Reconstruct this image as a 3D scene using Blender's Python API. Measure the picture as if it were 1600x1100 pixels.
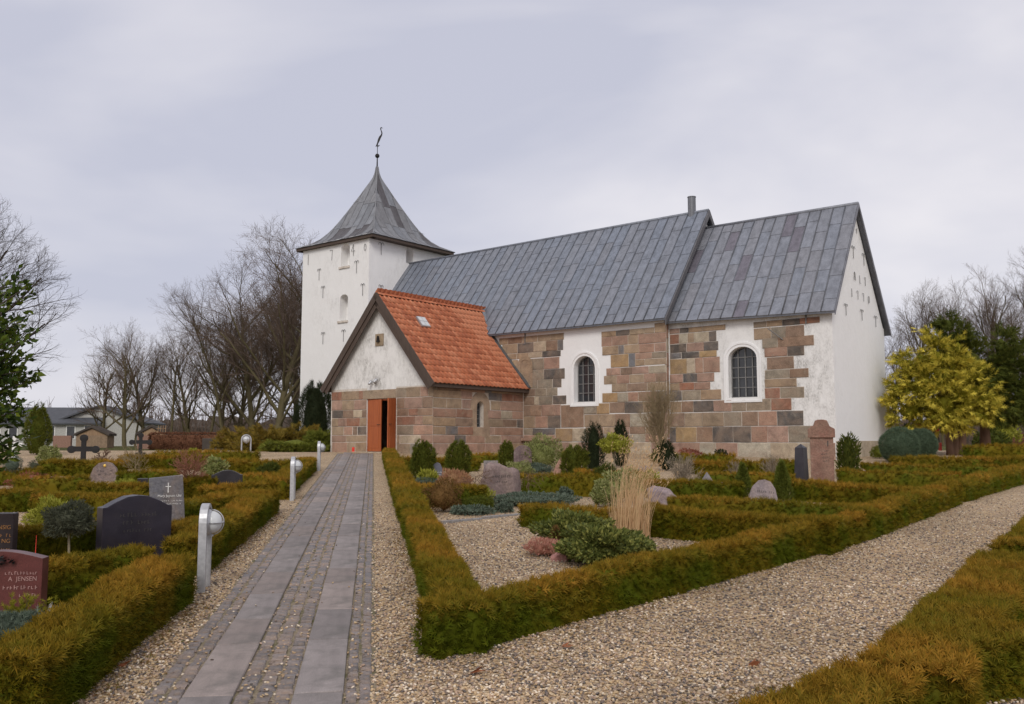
import bpy, bmesh, math, random
import numpy as np
from mathutils import Vector, Matrix
from mathutils.geometry import tessellate_polygon
random.seed(7); RNG = np.random.default_rng(11)
for _o in list(bpy.data.objects): bpy.data.objects.remove(_o)
SC = bpy.context.scene; COL = SC.collection
PI = math.pi
# ------------------------------------------------------------------ camera
F = 1430.0; TH = math.atan(140 / 1430); EYE = 1.65
cam = bpy.data.cameras.new('camera'); camo = bpy.data.objects.new('camera', cam); COL.objects.link(camo)
cam.sensor_width = 36; cam.lens = F / 1600 * 36; cam.clip_start = 0.1; cam.clip_end = 3000
camo.location = (0, 0, EYE); camo.rotation_euler = (PI / 2 + TH, 0, 0); SC.camera = camo
SC.render.resolution_x = 1024; SC.render.resolution_y = 704
# ------------------------------------------------------------------ sky, sun, exposure
SUN_AZ, SUN_EL = math.radians(184), math.radians(38)      # compass direction of the sun seen from above, +Y = 0
w = bpy.data.worlds.new('World'); SC.world = w; w.use_nodes = True
nt = w.node_tree; nt.nodes.clear()
def wn(t): return nt.nodes.new(t)
out = wn('ShaderNodeOutputWorld'); bgn = wn('ShaderNodeBackground'); sky = wn('ShaderNodeTexSky')
sky.sky_type = 'NISHITA'; sky.sun_disc = False; sky.sun_elevation = SUN_EL; sky.sun_rotation = SUN_AZ
sky.air_density = 1.0; sky.dust_density = 2.0
tc = wn('ShaderNodeTexCoord'); mp = wn('ShaderNodeMapping'); mp.inputs['Scale'].default_value = (1, 1, 2.6); mp.inputs['Location'].default_value = (3.1, .2, 0.4)
n1 = wn('ShaderNodeTexNoise'); n1.inputs['Scale'].default_value = 1.5; n1.inputs['Detail'].default_value = 5; n1.inputs['Roughness'].default_value = .5
n1.inputs['Distortion'].default_value = .3
cr = wn('ShaderNodeValToRGB'); cr.color_ramp.elements[0].position = .33; cr.color_ramp.elements[1].position = .66
cr.color_ramp.elements[0].color = (.545, .555, .655, 1); cr.color_ramp.elements[1].color = (.90, .865, .88, 1)
sc_ = wn('ShaderNodeMixRGB'); sc_.blend_type = 'MULTIPLY'; sc_.inputs['Fac'].default_value = 1; sc_.inputs['Color2'].default_value = (.10, .10, .10, 1)
mx = wn('ShaderNodeMixRGB'); mx.inputs['Fac'].default_value = .93
L = nt.links.new
L(tc.outputs['Generated'], mp.inputs['Vector']); L(mp.outputs[0], n1.inputs['Vector']); L(n1.outputs['Fac'], cr.inputs[0])
L(sky.outputs[0], sc_.inputs['Color1']); L(sc_.outputs[0], mx.inputs['Color1']); L(cr.outputs[0], mx.inputs['Color2'])
L(mx.outputs[0], bgn.inputs['Color']); bgn.inputs['Strength'].default_value = 1.0; L(bgn.outputs[0], out.inputs['Surface'])
sl = bpy.data.lights.new('sun', 'SUN'); sl.energy = 1.5; sl.angle = math.radians(22); sl.color = (1, .965, .91)
so = bpy.data.objects.new('sun', sl); COL.objects.link(so)
_d = Vector((math.sin(SUN_AZ) * math.cos(SUN_EL), math.cos(SUN_AZ) * math.cos(SUN_EL), math.sin(SUN_EL)))
so.rotation_euler = _d.to_track_quat('Z', 'Y').to_euler(); so.location = _d * 60
SC.view_settings.view_transform = 'Standard'; SC.view_settings.look = 'None'; SC.view_settings.gamma = 1
SC.view_settings.exposure = 0.10; SC.view_settings.use_curve_mapping = False
# ------------------------------------------------------------------ from photo pixel (1600x1100) to place
FWD = np.array([0, math.cos(TH), math.sin(TH)]); UPV = np.array([0, -math.sin(TH), math.cos(TH)]); CAM = np.array([0, 0, EYE])
def ray(px, py): return np.array([1., 0, 0]) * (px - 800) / F + UPV * (550 - py) / F + FWD
SL = .036; YT = 34.7; ZT = SL * YT
def hz(x, y):
    y = np.asarray(y, float)
    return np.where(y < YT, SL * np.maximum(y, -5), ZT)
def G(px, py, h=0.0):
    d = ray(px, py); t = (h - EYE) / (d[2] - SL * d[1])
    if t < 0 or t * d[1] > YT: t = min((ZT + h - EYE) / min(d[2], -1e-3), 70)
    p = CAM + t * d
    return Vector((p[0], p[1], float(hz(p[0], p[1]))))
def at(px, depth):                      # ground point below a pixel column at a given depth
    x = (px - 800) / F * depth
    return Vector((x, depth, float(hz(x, depth))))
def mpx(depth): return depth / F        # metres per photo pixel
# ------------------------------------------------------------------ mesh helpers
def mesh_np(name, V, Fc, mat=None, smooth=False, tint=None):
    V = np.ascontiguousarray(V, np.float32); Fc = np.ascontiguousarray(Fc, np.int32)
    me = bpy.data.meshes.new(name); k = Fc.shape[1]
    me.vertices.add(len(V)); me.vertices.foreach_set('co', V.ravel())
    me.loops.add(Fc.size); me.loops.foreach_set('vertex_index', Fc.ravel())
    me.polygons.add(len(Fc)); me.polygons.foreach_set('loop_start', np.arange(0, Fc.size, k, dtype=np.int32))
    if smooth: me.polygons.foreach_set('use_smooth', np.ones(len(Fc), bool))
    if tint is not None:
        a = me.attributes.new('tint', 'FLOAT', 'POINT'); a.data.foreach_set('value', np.ascontiguousarray(tint, np.float32))
    me.update(calc_edges=True)
    if mat: me.materials.append(mat)
    return me
def place(name, me, parent=None, loc=None, rot=None):
    o = bpy.data.objects.new(name, me); COL.objects.link(o)
    if parent: o.parent = parent
    if loc is not None: o.location = loc
    if rot is not None: o.rotation_euler = rot
    return o
def empty(name, loc=(0, 0, 0), rz=0, label=None, cat=None, group=None):
    o = bpy.data.objects.new(name, None); COL.objects.link(o); o.location = loc; o.rotation_euler = (0, 0, rz); o.empty_display_size = .1
    if label: tag(o, label, cat, group)
    return o
def tag(o, label, cat, group=None):
    o['label'] = label; o['category'] = cat
    if group: o['group'] = group
    return o
class MB:
    def __init__(s): s.v = []; s.f = []
    def add(s, vs, fs):
        b = len(s.v); s.v += [tuple(v) for v in vs]; s.f += [tuple(i + b for i in f) for f in fs]; return s
    def box(s, c, d, M=None):
        hx, hy, hz_ = d[0] / 2, d[1] / 2, d[2] / 2
        vs = [Vector((x, y, z)) for x in (-hx, hx) for y in (-hy, hy) for z in (-hz_, hz_)]
        if M: vs = [M @ v for v in vs]
        c = Vector(c); return s.add([v + c for v in vs], [(0, 1, 3, 2), (4, 6, 7, 5), (0, 4, 5, 1), (2, 3, 7, 6), (0, 2, 6, 4), (1, 5, 7, 3)])
    def quadbox(s, q, n, t):            # q: four corners, thickened by t along n
        q = [Vector(p) for p in q]; n = Vector(n) * t
        return s.add(q + [p + n for p in q], [(3, 2, 1, 0), (4, 5, 6, 7), (0, 1, 5, 4), (1, 2, 6, 5), (2, 3, 7, 6), (3, 0, 4, 7)])
    def tube(s, pts, rad, n=6, cap=True):
        pts = [Vector(p) for p in pts]; m = len(pts)
        if not hasattr(rad, '__len__'): rad = [rad] * m
        b = []; ref = None
        for i, p in enumerate(pts):
            t = (pts[min(i + 1, m - 1)] - pts[max(i - 1, 0)]).normalized()
            if ref is None: ref = t.orthogonal().normalized()
            x = (ref - t * ref.dot(t)).normalized(); y = t.cross(x); ref = x
            b += [p + (x * math.cos(2 * PI * k / n) + y * math.sin(2 * PI * k / n)) * rad[i] for k in range(n)]
        fs = [(i * n + k, i * n + (k + 1) % n, (i + 1) * n + (k + 1) % n, (i + 1) * n + k) for i in range(m - 1) for k in range(n)]
        if cap: fs += [tuple(range(n - 1, -1, -1)), tuple(range((m - 1) * n, m * n))]
        return s.add(b, fs)
    def lathe(s, prof, n=16, c=(0, 0, 0), M=None):
        c = Vector(c); vs = []
        for r, z in prof:
            for k in range(n):
                v = Vector((r * math.cos(2 * PI * k / n), r * math.sin(2 * PI * k / n), z))
                vs.append((M @ v if M else v) + c)
        m = len(prof)
        fs = [(i * n + k, i * n + (k + 1) % n, (i + 1) * n + (k + 1) % n, (i + 1) * n + k) for i in range(m - 1) for k in range(n)]
        fs += [tuple(range(n - 1, -1, -1)), tuple(range((m - 1) * n, m * n))]
        return s.add(vs, fs)
    def poly(s, outer, holes, mapf):    # flat polygon with holes, mapped to 3D
        tri = tessellate_polygon([[Vector((a, b, 0)) for a, b in outer]] + [[Vector((a, b, 0)) for a, b in h] for h in holes])
        pts = list(outer) + [p for h in holes for p in h]
        return s.add([mapf(a, b) for a, b in pts], [tuple(t) for t in tri])
    def prism(s, outline, mapf, d0, d1):  # outline 2D extruded between depths; mapf(a,b,d)
        n = len(outline); tri = tessellate_polygon([[Vector((a, b, 0)) for a, b in outline]])
        vs = [mapf(a, b, d0) for a, b in outline] + [mapf(a, b, d1) for a, b in outline]
        fs = [tuple(t) for t in tri] + [tuple(i + n for i in reversed(t)) for t in tri]
        fs += [(i, (i + 1) % n, (i + 1) % n + n, i + n) for i in range(n)]
        return s.add(vs, fs)
    def mesh(s, name, mat=None, smooth=False, fix=True):
        me = bpy.data.meshes.new(name); me.from_pydata(s.v, [], s.f)
        if fix:
            bm = bmesh.new(); bm.from_mesh(me); bmesh.ops.recalc_face_normals(bm, faces=bm.faces); bm.to_mesh(me); bm.free()
        if smooth: me.polygons.foreach_set('use_smooth', [True] * len(me.polygons))
        if mat: me.materials.append(mat)
        return me
    def build(s, name, mat, parent=None, smooth=False, fix=True, bevel=0, loc=None, rot=None, color=None):
        o = place(name, s.mesh(name, mat, smooth, fix), parent, loc, rot)
        if bevel:
            b = o.modifiers.new('bevel', 'BEVEL'); b.width = bevel; b.segments = 2; b.limit_method = 'ANGLE'; b.angle_limit = math.radians(40)
        if color: o.color = (*color, 1)
        return o
# ------------------------------------------------------------------ materials
class NM:
    def __init__(s, name, rough=.7, spec=.3):
        s.m = bpy.data.materials.new(name); s.m.use_nodes = True; s.t = s.m.node_tree; s.b = s.t.nodes['Principled BSDF']
        s.b.inputs['Roughness'].default_value = rough; s.b.inputs['Specular IOR Level'].default_value = spec
    def n(s, typ, **kw):
        x = s.t.nodes.new('ShaderNode' + typ)
        for k, v in kw.items():
            if k in x.inputs: s.set(x.inputs[k], v)
            else: setattr(x, k, v)
        return x
    def set(s, inp, v):
        if isinstance(v, bpy.types.NodeSocket): s.t.links.new(v, inp)
        else: inp.default_value = (*v, 1) if isinstance(v, (tuple, list)) and len(v) == 3 and inp.type == 'RGBA' else v
    def coord(s, scale=(1, 1, 1), kind='Object'):
        c = s.n('TexCoord'); m = s.n('Mapping'); m.inputs['Scale'].default_value = scale; s.t.links.new(c.outputs[kind], m.inputs[0]); return m.outputs[0]
    def noise(s, scale, detail=4, rough=.55, vec=None, dist=0):
        x = s.n('TexNoise', Scale=scale, Detail=detail, Roughness=rough, Distortion=dist)
        if vec is not None: s.t.links.new(vec, x.inputs['Vector'])
        return x.outputs['Fac']
    def ramp(s, fac, stops, interp='LINEAR'):
        x = s.n('ValToRGB'); e = x.color_ramp; e.interpolation = interp
        while len(e.elements) < len(stops): e.elements.new(.5)
        for el, (p, c) in zip(e.elements, stops):
            el.position = p; el.color = (*c, 1) if hasattr(c, '__len__') else (c, c, c, 1)
        s.t.links.new(fac, x.inputs[0]); return x.outputs[0]
    def mix(s, fac, a, b, mode='MIX'):
        x = s.n('MixRGB', blend_type=mode); s.set(x.inputs[0], fac); s.set(x.inputs[1], a); s.set(x.inputs[2], b); return x.outputs[0]
    def math(s, op, a, b=0.0):
        x = s.n('Math', operation=op); s.set(x.inputs[0], a); s.set(x.inputs[1], b); return x.outputs[0]
    def base(s, c): s.set(s.b.inputs['Base Color'], c); return s
    def bump(s, h, strength=.3, dist=.01):
        x = s.n('Bump', Strength=strength, Distance=dist); s.t.links.new(h, x.inputs['Height']); s.t.links.new(x.outputs[0], s.b.inputs['Normal']); return s
    def rnd(s): return s.n('ObjectInfo').outputs['Random']
    def ocol(s): return s.n('ObjectInfo').outputs['Color']
    def isl(s): return s.n('NewGeometry').outputs['Random Per Island']
    def tint(s):
        x = s.n('Attribute'); x.attribute_name = 'tint'; return x.outputs['Fac']
MAT = {}
def plaster(name, base, stain, amt, scale=1.0, lo=.48):
    M = NM(name, .9, .15); v = M.coord((1, 1, .55))
    n = M.noise(1.3 * scale, 6, .68, v); n2 = M.noise(9 * scale, 5, .7, v); n3 = M.noise(.45, 3, .5, v)
    a = M.math('MULTIPLY', M.ramp(n, [(lo, 0), (lo + .24, 1)]), M.ramp(n2, [(lo - .06, 0), (lo + .2, 1)]))
    a = M.math('MULTIPLY', a, M.ramp(n3, [(.35, .25), (.65, 1)]))
    c = M.mix(M.math('MULTIPLY', a, amt), base, stain)
    c = M.mix(M.math('MULTIPLY', M.noise(2.2, 4, .6, v), .16), c, (.52, .50, .47))
    M.base(c); M.bump(M.math('ADD', M.noise(14, 4, .6, v), M.math('MULTIPLY', M.noise(2.5, 3, .5, v), 2.2)), .5, .018); return M.m
MAT['plaster'] = plaster('white_limewash', (.80, .79, .775), (.36, .34, .31), .55)
MAT['plaster_clean'] = plaster('fresh_limewash', (.81, .805, .80), (.45, .43, .40), .25)
MAT['plaster_dirty'] = plaster('weathered_limewash', (.76, .745, .72), (.22, .205, .18), 1.0, 1.7, .40)
MAT['plaster_speck'] = plaster('speckled_limewash', (.79, .78, .765), (.18, .17, .15), .8, 2.6, .40)
def stonemat(name, rough=.8, spec=.3, sp=60, bump=.35, col=None, lichen=.30):
    M = NM(name, rough, spec); v = M.coord()
    c = col if col else M.ocol()
    n = M.noise(3.2, 5, .65, v, .4); f = M.noise(sp, 3, .7, v)
    c = M.mix(.9, c, M.ramp(n, [(.28, .62), (.5, 1.0), (.74, 1.36)]), 'MULTIPLY')
    c = M.mix(M.math('MULTIPLY', M.ramp(M.noise(1.7, 4, .6, v, .8), [(.42, 0), (.64, 1)]), lichen * 1.5), c, (.30, .215, .155))
    c = M.mix(.6, c, M.ramp(f, [(.30, .55), (.5, 1.0), (.68, 1.4)]), 'MULTIPLY')
    li = M.math('MULTIPLY', M.ramp(M.noise(6.5, 6, .7, v), [(.56, 0), (.66, 1)]), lichen)
    c = M.mix(M.math('MULTIPLY', li, .8), c, (.36, .33, .26))
    M.base(c); M.bump(M.math('ADD', n, M.math('MULTIPLY', f, .5)), bump, .02); return M.m
MAT['granite'] = stonemat('split_granite', .85, .25, 45, .8)
MAT['boulder'] = stonemat('boulder_granite', .8, .3, 28, .8)
MAT['polished'] = stonemat('polished_granite', .34, .28, 150, .03, None, .02)
MAT['sett'] = stonemat('sett_stone', .72, .35, 70, .5)
M = NM('granite_slab', .78, .25); v = M.coord((1, 1, 1))
n = M.noise(1.6, 5, .6, M.coord((4, .8, 1)), .6); f = M.noise(120, 2, .6, v)
c = M.mix(1, M.ocol(), M.ramp(n, [(.3, .82), (.55, 1.0), (.75, 1.16)]), 'MULTIPLY'); c = M.mix(.4, c, M.ramp(f, [(.3, .6), (.7, 1.4)]), 'MULTIPLY')
st = M.ramp(M.noise(2.4, 6, .7, v, .5), [(.46, 0), (.66, .6)])
M.base(M.mix(st, c, (.10, .095, .085))); M.bump(M.noise(40, 4, .6, v), .15, .005); MAT['slab'] = M.m
M = NM('mortar', .95, .1); v = M.coord(); M.base(M.ramp(M.noise(5, 5, .6, v), [(.3, (.46, .40, .34)), (.7, (.68, .62, .55))])); M.bump(M.noise(40, 3, .6, v), .5, .01); MAT['mortar'] = M.m
# lead sheet
M = NM('weathered_lead', .50, .45); M.b.inputs['Metallic'].default_value = .25; v = M.coord((1, 1, 1)); vs = M.coord((2.2, 2.2, .35))
n = M.noise(2.2, 6, .65, vs, .3); f = M.noise(22, 4, .65, v)
c = M.mix(1, M.ocol(), M.ramp(n, [(.28, .70), (.5, 1.0), (.74, 1.30)]), 'MULTIPLY'); c = M.mix(.5, c, M.ramp(f, [(.3, .75), (.7, 1.25)]), 'MULTIPLY')
M.base(c); M.bump(M.noise(3.5, 4, .6, v), .35, .03); MAT['lead'] = M.m
M = NM('clay_pantile', .75, .25); v = M.coord(); r = M.rnd()
c = M.ramp(r, [(0, (.40, .125, .062)), (.5, (.52, .170, .080)), (1, (.60, .235, .125))])
c = M.mix(M.math('MULTIPLY', M.ramp(M.noise(9, 5, .65, v), [(.45, 0), (.7, 1)]), .45), c, (.24, .12, .08))
M.base(c); M.bump(M.noise(60, 3, .6, v), .2, .004); MAT['tile'] = M.m
def wood(name, a, b, rough=.5):
    M = NM(name, rough, .4); v = M.coord((14, 14, .8)); n = M.noise(1.5, 5, .6, v, 1.2)
    M.base(M.ramp(n, [(.3, a), (.7, b)])); M.bump(n, .15, .004); return M.m
MAT['door'] = wood('varnished_pine', (.28, .066, .018), (.44, .118, .033))
MAT['board'] = wood('brown_board', (.055, .038, .030), (.095, .066, .050), .75)
MAT['oldwood'] = wood('pale_timber', (.22, .13, .075), (.40, .27, .16), .8)
def flat(name, c, rough=.6, metal=0, spec=.4, var=.25, sc=12):
    M = NM(name, rough, spec); M.b.inputs['Metallic'].default_value = metal
    n = M.noise(sc, 5, .6, M.coord()); M.base(M.mix(1, c, M.ramp(n, [(.3, 1 - var), (.7, 1 + var)]), 'MULTIPLY')); M.bump(n, .08, .005); return M.m
MAT['iron'] = flat('wrought_iron', (.022, .020, .020), .65, .3)
MAT['ironrust'] = flat('grey_iron', (.19, .185, .18), .7, .2)
MAT['galv'] = flat('galvanised_steel', (.48, .48, .49), .52, .7, .5, .14, 25)
MAT['glass'] = flat('leaded_glass', (.030, .032, .036), .10, 0, .6, .3, 3)
MAT['lampglass'] = flat('lamp_glass', (.55, .56, .56), .22, .0, .6, .05)
MAT['white'] = flat('white_paint', (.72, .71, .68), .6)
MAT['house_wall'] = flat('grey_render', (.42, .41, .38), .9)
MAT['letter_white'] = flat('white_letters', (.70, .69, .66), .7)
MAT['letter_gold'] = flat('ochre_letters', (.40, .20, .07), .6)
MAT['letter_rose'] = flat('faded_letters', (.34, .20, .18), .7)
MAT['letter_dark'] = flat('dark_letters', (.05, .045, .045), .7)
MAT['gold'] = flat('gilt', (.75, .50, .12), .35, .7)
MAT['red'] = flat('red_paint', (.75, .05, .03), .5)
MAT['dark'] = flat('dark_interior', (.02, .018, .016), .9)
MAT['grey_roof'] = flat('slate_grey_roof', (.075, .078, .088), .7, 0, .3, .15, 3)
MAT['brickred'] = flat('red_brick', (.27, .16, .12), .85, 0, .2, .25, 20)
MAT['yellowpaint'] = flat('ochre_board', (.27, .19, .125), .8, 0, .2, .2, 6)
def leafmat(name, stops, tip=None, rough=.65, trans=.22, patch=None, spec=.08):
    M = NM(name, rough, spec)
    r = M.isl(); c = M.ramp(r, [(i / (len(stops) - 1), s) for i, s in enumerate(stops)])
    if patch:
        c = M.mix(M.ramp(M.noise(patch[1], 3, .5, M.coord(kind='Object')), [(.42, 0), (.60, .85)]), c, patch[0])
    if tip:
        t = M.math('MULTIPLY', M.tint(), M.math('ADD', M.math('MULTIPLY', M.isl(), .6), .5)); t.node.use_clamp = True
        c = M.mix(t, c, tip)
    M.base(c)
    tr = M.n('BsdfTranslucent'); M.set(tr.inputs['Color'], c); mxs = M.n('MixShader'); mxs.inputs[0].default_value = trans
    o = M.t.nodes['Material Output']; M.t.links.new(M.b.outputs[0], mxs.inputs[1]); M.t.links.new(tr.outputs[0], mxs.inputs[2]); M.t.links.new(mxs.outputs[0], o.inputs['Surface'])
    return M.m
MAT['hedge'] = leafmat('clipped_thuja', [(.050, .055, .005), (.115, .104, .006), (.205, .140, .010), (.082, .096, .006)], tip=(.345, .178, .024), patch=((.080, .104, .006), 1.6))
MAT['hedge_core'] = flat('hedge_inner', (.055, .042, .010), .9, 0, .1, .4, 20)
def bark(name, a, b, sc=3):
    M = NM(name, .9, .15); n = M.noise(sc, 5, .65, M.coord((2, 2, .5)), .5); M.base(M.ramp(n, [(.3, a), (.7, b)])); M.bump(M.noise(14, 4, .6, M.coord((2, 2, .4))), .6, .03); return M.m
MAT['bark'] = bark('mossy_bark', (.085, .072, .034), (.145, .118, .066))
MAT['twig'] = bark('twig_bark', (.10, .070, .053), (.155, .112, .085))
MAT['bark_dark'] = bark('dark_bark', (.055, .044, .038), (.095, .077, .067))
MAT['bark_brown'] = bark('red_brown_bark', (.11, .065, .045), (.20, .125, .085))
MAT['stem_pale'] = bark('pale_stem', (.20, .17, .11), (.33, .28, .19))
# ================================================================== ground
def strip_sheet(name, x0, x1, ys, dz, mat, kind='structure', nx=1):
    xs = np.linspace(x0, x1, nx + 1); V = [(x, y, float(hz(x, y)) + dz) for y in ys for x in xs]; k = nx + 1
    Fq = [(j * k + i, j * k + i + 1, (j + 1) * k + i + 1, (j + 1) * k + i) for j in range(len(ys) - 1) for i in range(nx)]
    o = place(name, mesh_np(name, V, Fq, mat)); o['kind'] = kind; return o
M = NM('winter_grass', .95, .1); v = M.coord(); c = M.ramp(M.noise(.8, 6, .65, v), [(.3, (.055, .055, .018)), (.55, (.085, .085, .025)), (.75, (.12, .10, .04))])
M.base(c); M.bump(M.noise(9, 4, .6, v), .6, .1); MAT['grass'] = M.m
def gravelmat(name, cols, sc):
    M = NM(name, .85, .25); v = M.coord()
    vo = M.n('TexVoronoi', Scale=sc); M.t.links.new(v, vo.inputs['Vector'])
    sep = M.n('SeparateColor'); M.t.links.new(vo.outputs['Color'], sep.inputs[0])
    c = M.ramp(sep.outputs[0], [(i / (len(cols) - 1), k) for i, k in enumerate(cols)], 'CONSTANT')
    c = M.mix(.7, c, M.ramp(vo.outputs['Distance'], [(.25, 1.12), (.75, .62)]), 'MULTIPLY')
    c = M.mix(1, c, M.ramp(M.noise(.7, 4, .6, v), [(.3, .82), (.7, 1.16)]), 'MULTIPLY')
    M.base(c); M.bump(M.ramp(vo.outputs['Distance'], [(0, 1), (.8, 0)]), .9, .012); return M.m
GCOLS = [(.36, .25, .150), (.51, .385, .245), (.235, .168, .112), (.43, .29, .175), (.58, .47, .325), (.30, .22, .155), (.47, .335, .190), (.38, .265, .185)]
MAT['gravel'] = gravelmat('pea_gravel', GCOLS, 46)
strip_sheet('ground', -600, 600, [-30, 0, 10, 20, 30, YT, 45, 80, 200, 900], -.01, MAT['grass'])
strip_sheet('gravel_bed', -24, 34, [1.5, 5, 10, 20, 30, YT, 42], -.004, MAT['gravel'])
# ------------------------------------------------------------------ paved path: two rows of slabs with setts between
A0, A1 = G(582, 1096), G(582, 716)
PDIR = Vector((-.1515, 1, 0)).normalized(); PN = Vector((PDIR.y, -PDIR.x, 0))     # along the path, and to its right
def ppos(s, d): 
    p = PORG + PDIR * s + PN * d; return Vector((p.x, p.y, float(hz(p.x, p.y))))
_q = G(225, 1096); PORG = Vector((_q.x, _q.y, 0)) - PDIR * _q.y * 1.0
def pd(px, py):
    p = G(px, py) - PORG; return p.x * PN.x + p.y * PN.y
E0 = 0.0; E1, E2 = pd(279, 1100), pd(362, 1100); E3, E4 = pd(454, 1100), pd(536, 1096); E5 = pd(582, 1096)
PRZ = -math.atan2(PDIR.x, PDIR.y)
TILT = math.atan(SL)
path = place('paved_path', None); path['kind'] = 'structure'
bed = MB(); ys = [1.5, 6, 12, 20, 28, 34.2]
for a, b in zip(ys[:-1], ys[1:]): bed.add([ppos(a, E0 - .02), ppos(a, E5 + .02), ppos(b, E5 + .02), ppos(b, E0 - .02)], [(0, 1, 2, 3)])
M = NM('joint_sand', .95, .1); v = M.coord(); c = M.ramp(M.noise(60, 3, .6, v), [(.3, (.13, .10, .07)), (.7, (.33, .27, .19))])
M.base(M.mix(M.ramp(M.noise(3, 4, .6, v), [(.5, 0), (.65, .7)]), c, (.07, .075, .025))); MAT['joint'] = M.m
bed.build('joint_bed', MAT['joint'], path)
def slabmesh(L_, W_, T_, ch, jit, dome=0.0):
    r = random.uniform; hw, hl = W_ / 2, L_ / 2
    def ring(x, y, z, j): return [(sx * x + r(-j, j), sy * y + r(-j, j), z + r(-j, j) * .3) for sx, sy in ((-1, -1), (1, -1), (1, 1), (-1, 1))]
    v = ring(hw, hl, -T_, 0) + ring(hw, hl, -ch, jit) + ring(hw - ch, hl - ch, 0, jit); f = [(i, (i + 1) % 4, (i + 1) % 4 + 4, i + 4) for i in range(4)] + [(i + 4, (i + 1) % 4 + 4, (i + 1) % 4 + 8, i + 8) for i in range(4)]
    if dome: v.append((r(-jit, jit), r(-jit, jit), dome)); f += [(8 + i, 8 + (i + 1) % 4, 12) for i in range(4)]
    else: f.append((8, 9, 10, 11))
    m = MB(); m.add(v, f); return m
for d0, d1 in ((E1, E2), (E3, E4)):
    s = 1.6 + random.uniform(0, .5)
    while s < 33.4:
        l = random.uniform(.72, 1.25); c = ppos(s + l / 2, (d0 + d1) / 2)
        k = random.uniform(.85, 1.12); h = random.random()
        col = (.245 * k, .215 * k, .205 * k) if h < .7 else (.270 * k, .225 * k, .205 * k)
        slabmesh(l - .016, d1 - d0 - .008, .06, .006, .003).build('slab', MAT['slab'], path, loc=(c.x, c.y, c.z + .020 + random.uniform(-.002, .002)), rot=(TILT + random.uniform(-.006, .006), random.uniform(-.008, .008), PRZ + random.uniform(-.006, .006)), color=col)
        s += l
SETT = [slabmesh(1, 1, .6, .10, .055, .06).mesh('sett', MAT['sett']) for _ in range(7)]
SETTC = [(.20, .172, .162), (.23, .188, .168), (.165, .150, .150), (.255, .200, .172), (.185, .165, .162), (.22, .188, .180)]
setts = []
for d0, d1, ncol in ((E0, E1, 2), (E2, E3, 3), (E4, E5, 2)):
    wcol = (d1 - d0) / ncol
    for cidx in range(ncol):
        s = 3.2 + random.uniform(0, .1)
        while s < 33.6:
            l = random.uniform(.075, .115); setts.append((s + l / 2, d0 + (cidx + .5) * wcol, l, wcol)); s += l + .010
setts.sort(); setts = [t for t in setts if t[0] > 3.9]
far = MB(); FARC = []
for i, (s, d, l, wc) in enumerate(setts):
    c = ppos(s, d + random.uniform(-.006, .006)); me = random.choice(SETT); z = c.z + .010 + random.uniform(-.005, .004)
    sx, sy = (wc - .014) * random.uniform(.9, 1.02), (l - .004); rz = PRZ + random.uniform(-.06, .06)
    if i < 300:
        o = place('sett', me, path, (c.x, c.y, z), (TILT + random.uniform(-.03, .03), random.uniform(-.03, .03), rz)); o.scale = (sx, sy, .09); k = random.uniform(.8, 1.2); q = random.choice(SETTC); o.color = (q[0] * k, q[1] * k, q[2] * k, 1)
    else:
        ca, sa = math.cos(rz), math.sin(rz); far.add([(c.x + ca * x * sx - sa * y * sy, c.y + sa * x * sx + ca * y * sy, z + zz * .09) for x, y, zz in (tuple(v.co) for v in me.vertices)], [tuple(p.vertices) for p in me.polygons])
M = NM('sett_stone_mixed', .72, .35); v = M.coord(); c = M.ramp(M.isl(), [(i / 5, q) for i, q in enumerate(SETTC)], 'CONSTANT')
c = M.mix(.5, c, M.ramp(M.noise(60, 3, .6, v), [(.3, .6), (.7, 1.4)]), 'MULTIPLY'); M.base(c); M.bump(M.noise(50, 4, .6, v), .4, .01); MAT['sett_far'] = M.m
fo = far.build('sett_paving', MAT['sett_far'], path, fix=False); fo['kind'] = 'stuff'
# ================================================================== church
CA = math.radians(-38.6); CE1 = np.array([math.cos(CA), math.sin(CA), 0]); CE2 = np.array([-math.sin(CA), math.cos(CA), 0]); CO = np.array([5.56, 33.15, 1.25])
church = empty('church', tuple(CO), CA, 'whitewashed granite village church with lead roofs and square spired tower', 'church')
def loc(px, py, v=None, u=None):
    d = ray(px, py); o = CAM - CO
    t = (v - o @ CE2) / (d @ CE2) if v is not None else (u - o @ CE1) / (d @ CE1)
    p = o + t * d; return (float(p @ CE1), float(p @ CE2), float(p[2]))
NW, TU0, TU1, TV0, TV1 = 6.8, -21.55, -16.5, .60, 6.05
CV0, CV1, CUE = .3, 5.8, 6.02
PU0, PU1, PV = -12.0, -6.49, -5.4
WALL = {  # name: (photo pixel -> (s, w)), (s, w, outward) -> local
 'N': (lambda x, y: (lambda p: (p[0], p[2]))(loc(x, y, v=0)), lambda s, w, o: (s, -o, w)),
 'C': (lambda x, y: (lambda p: (p[0], p[2]))(loc(x, y, v=CV0)), lambda s, w, o: (s, CV0 - o, w)),
 'P': (lambda x, y: (lambda p: (p[0], p[2]))(loc(x, y, v=PV)), lambda s, w, o: (s, PV - o, w)),
 'S': (lambda x, y: (lambda p: (p[1], p[2]))(loc(x, y, u=PU1)), lambda s, w, o: (PU1 + o, s, w)),
 'T': (lambda x, y: (lambda p: (p[0], p[2]))(loc(x, y, v=TV0)), lambda s, w, o: (s, TV0 - o, w)),
 'E': (lambda x, y: (lambda p: (p[1], p[2]))(loc(x, y, u=TU1)), lambda s, w, o: (TU1 + o, s, w)),
 'G': (lambda x, y: (lambda p: (p[1], p[2]))(loc(x, y, u=CUE)), lambda s, w, o: (CUE + o, s, w)),
}
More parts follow.
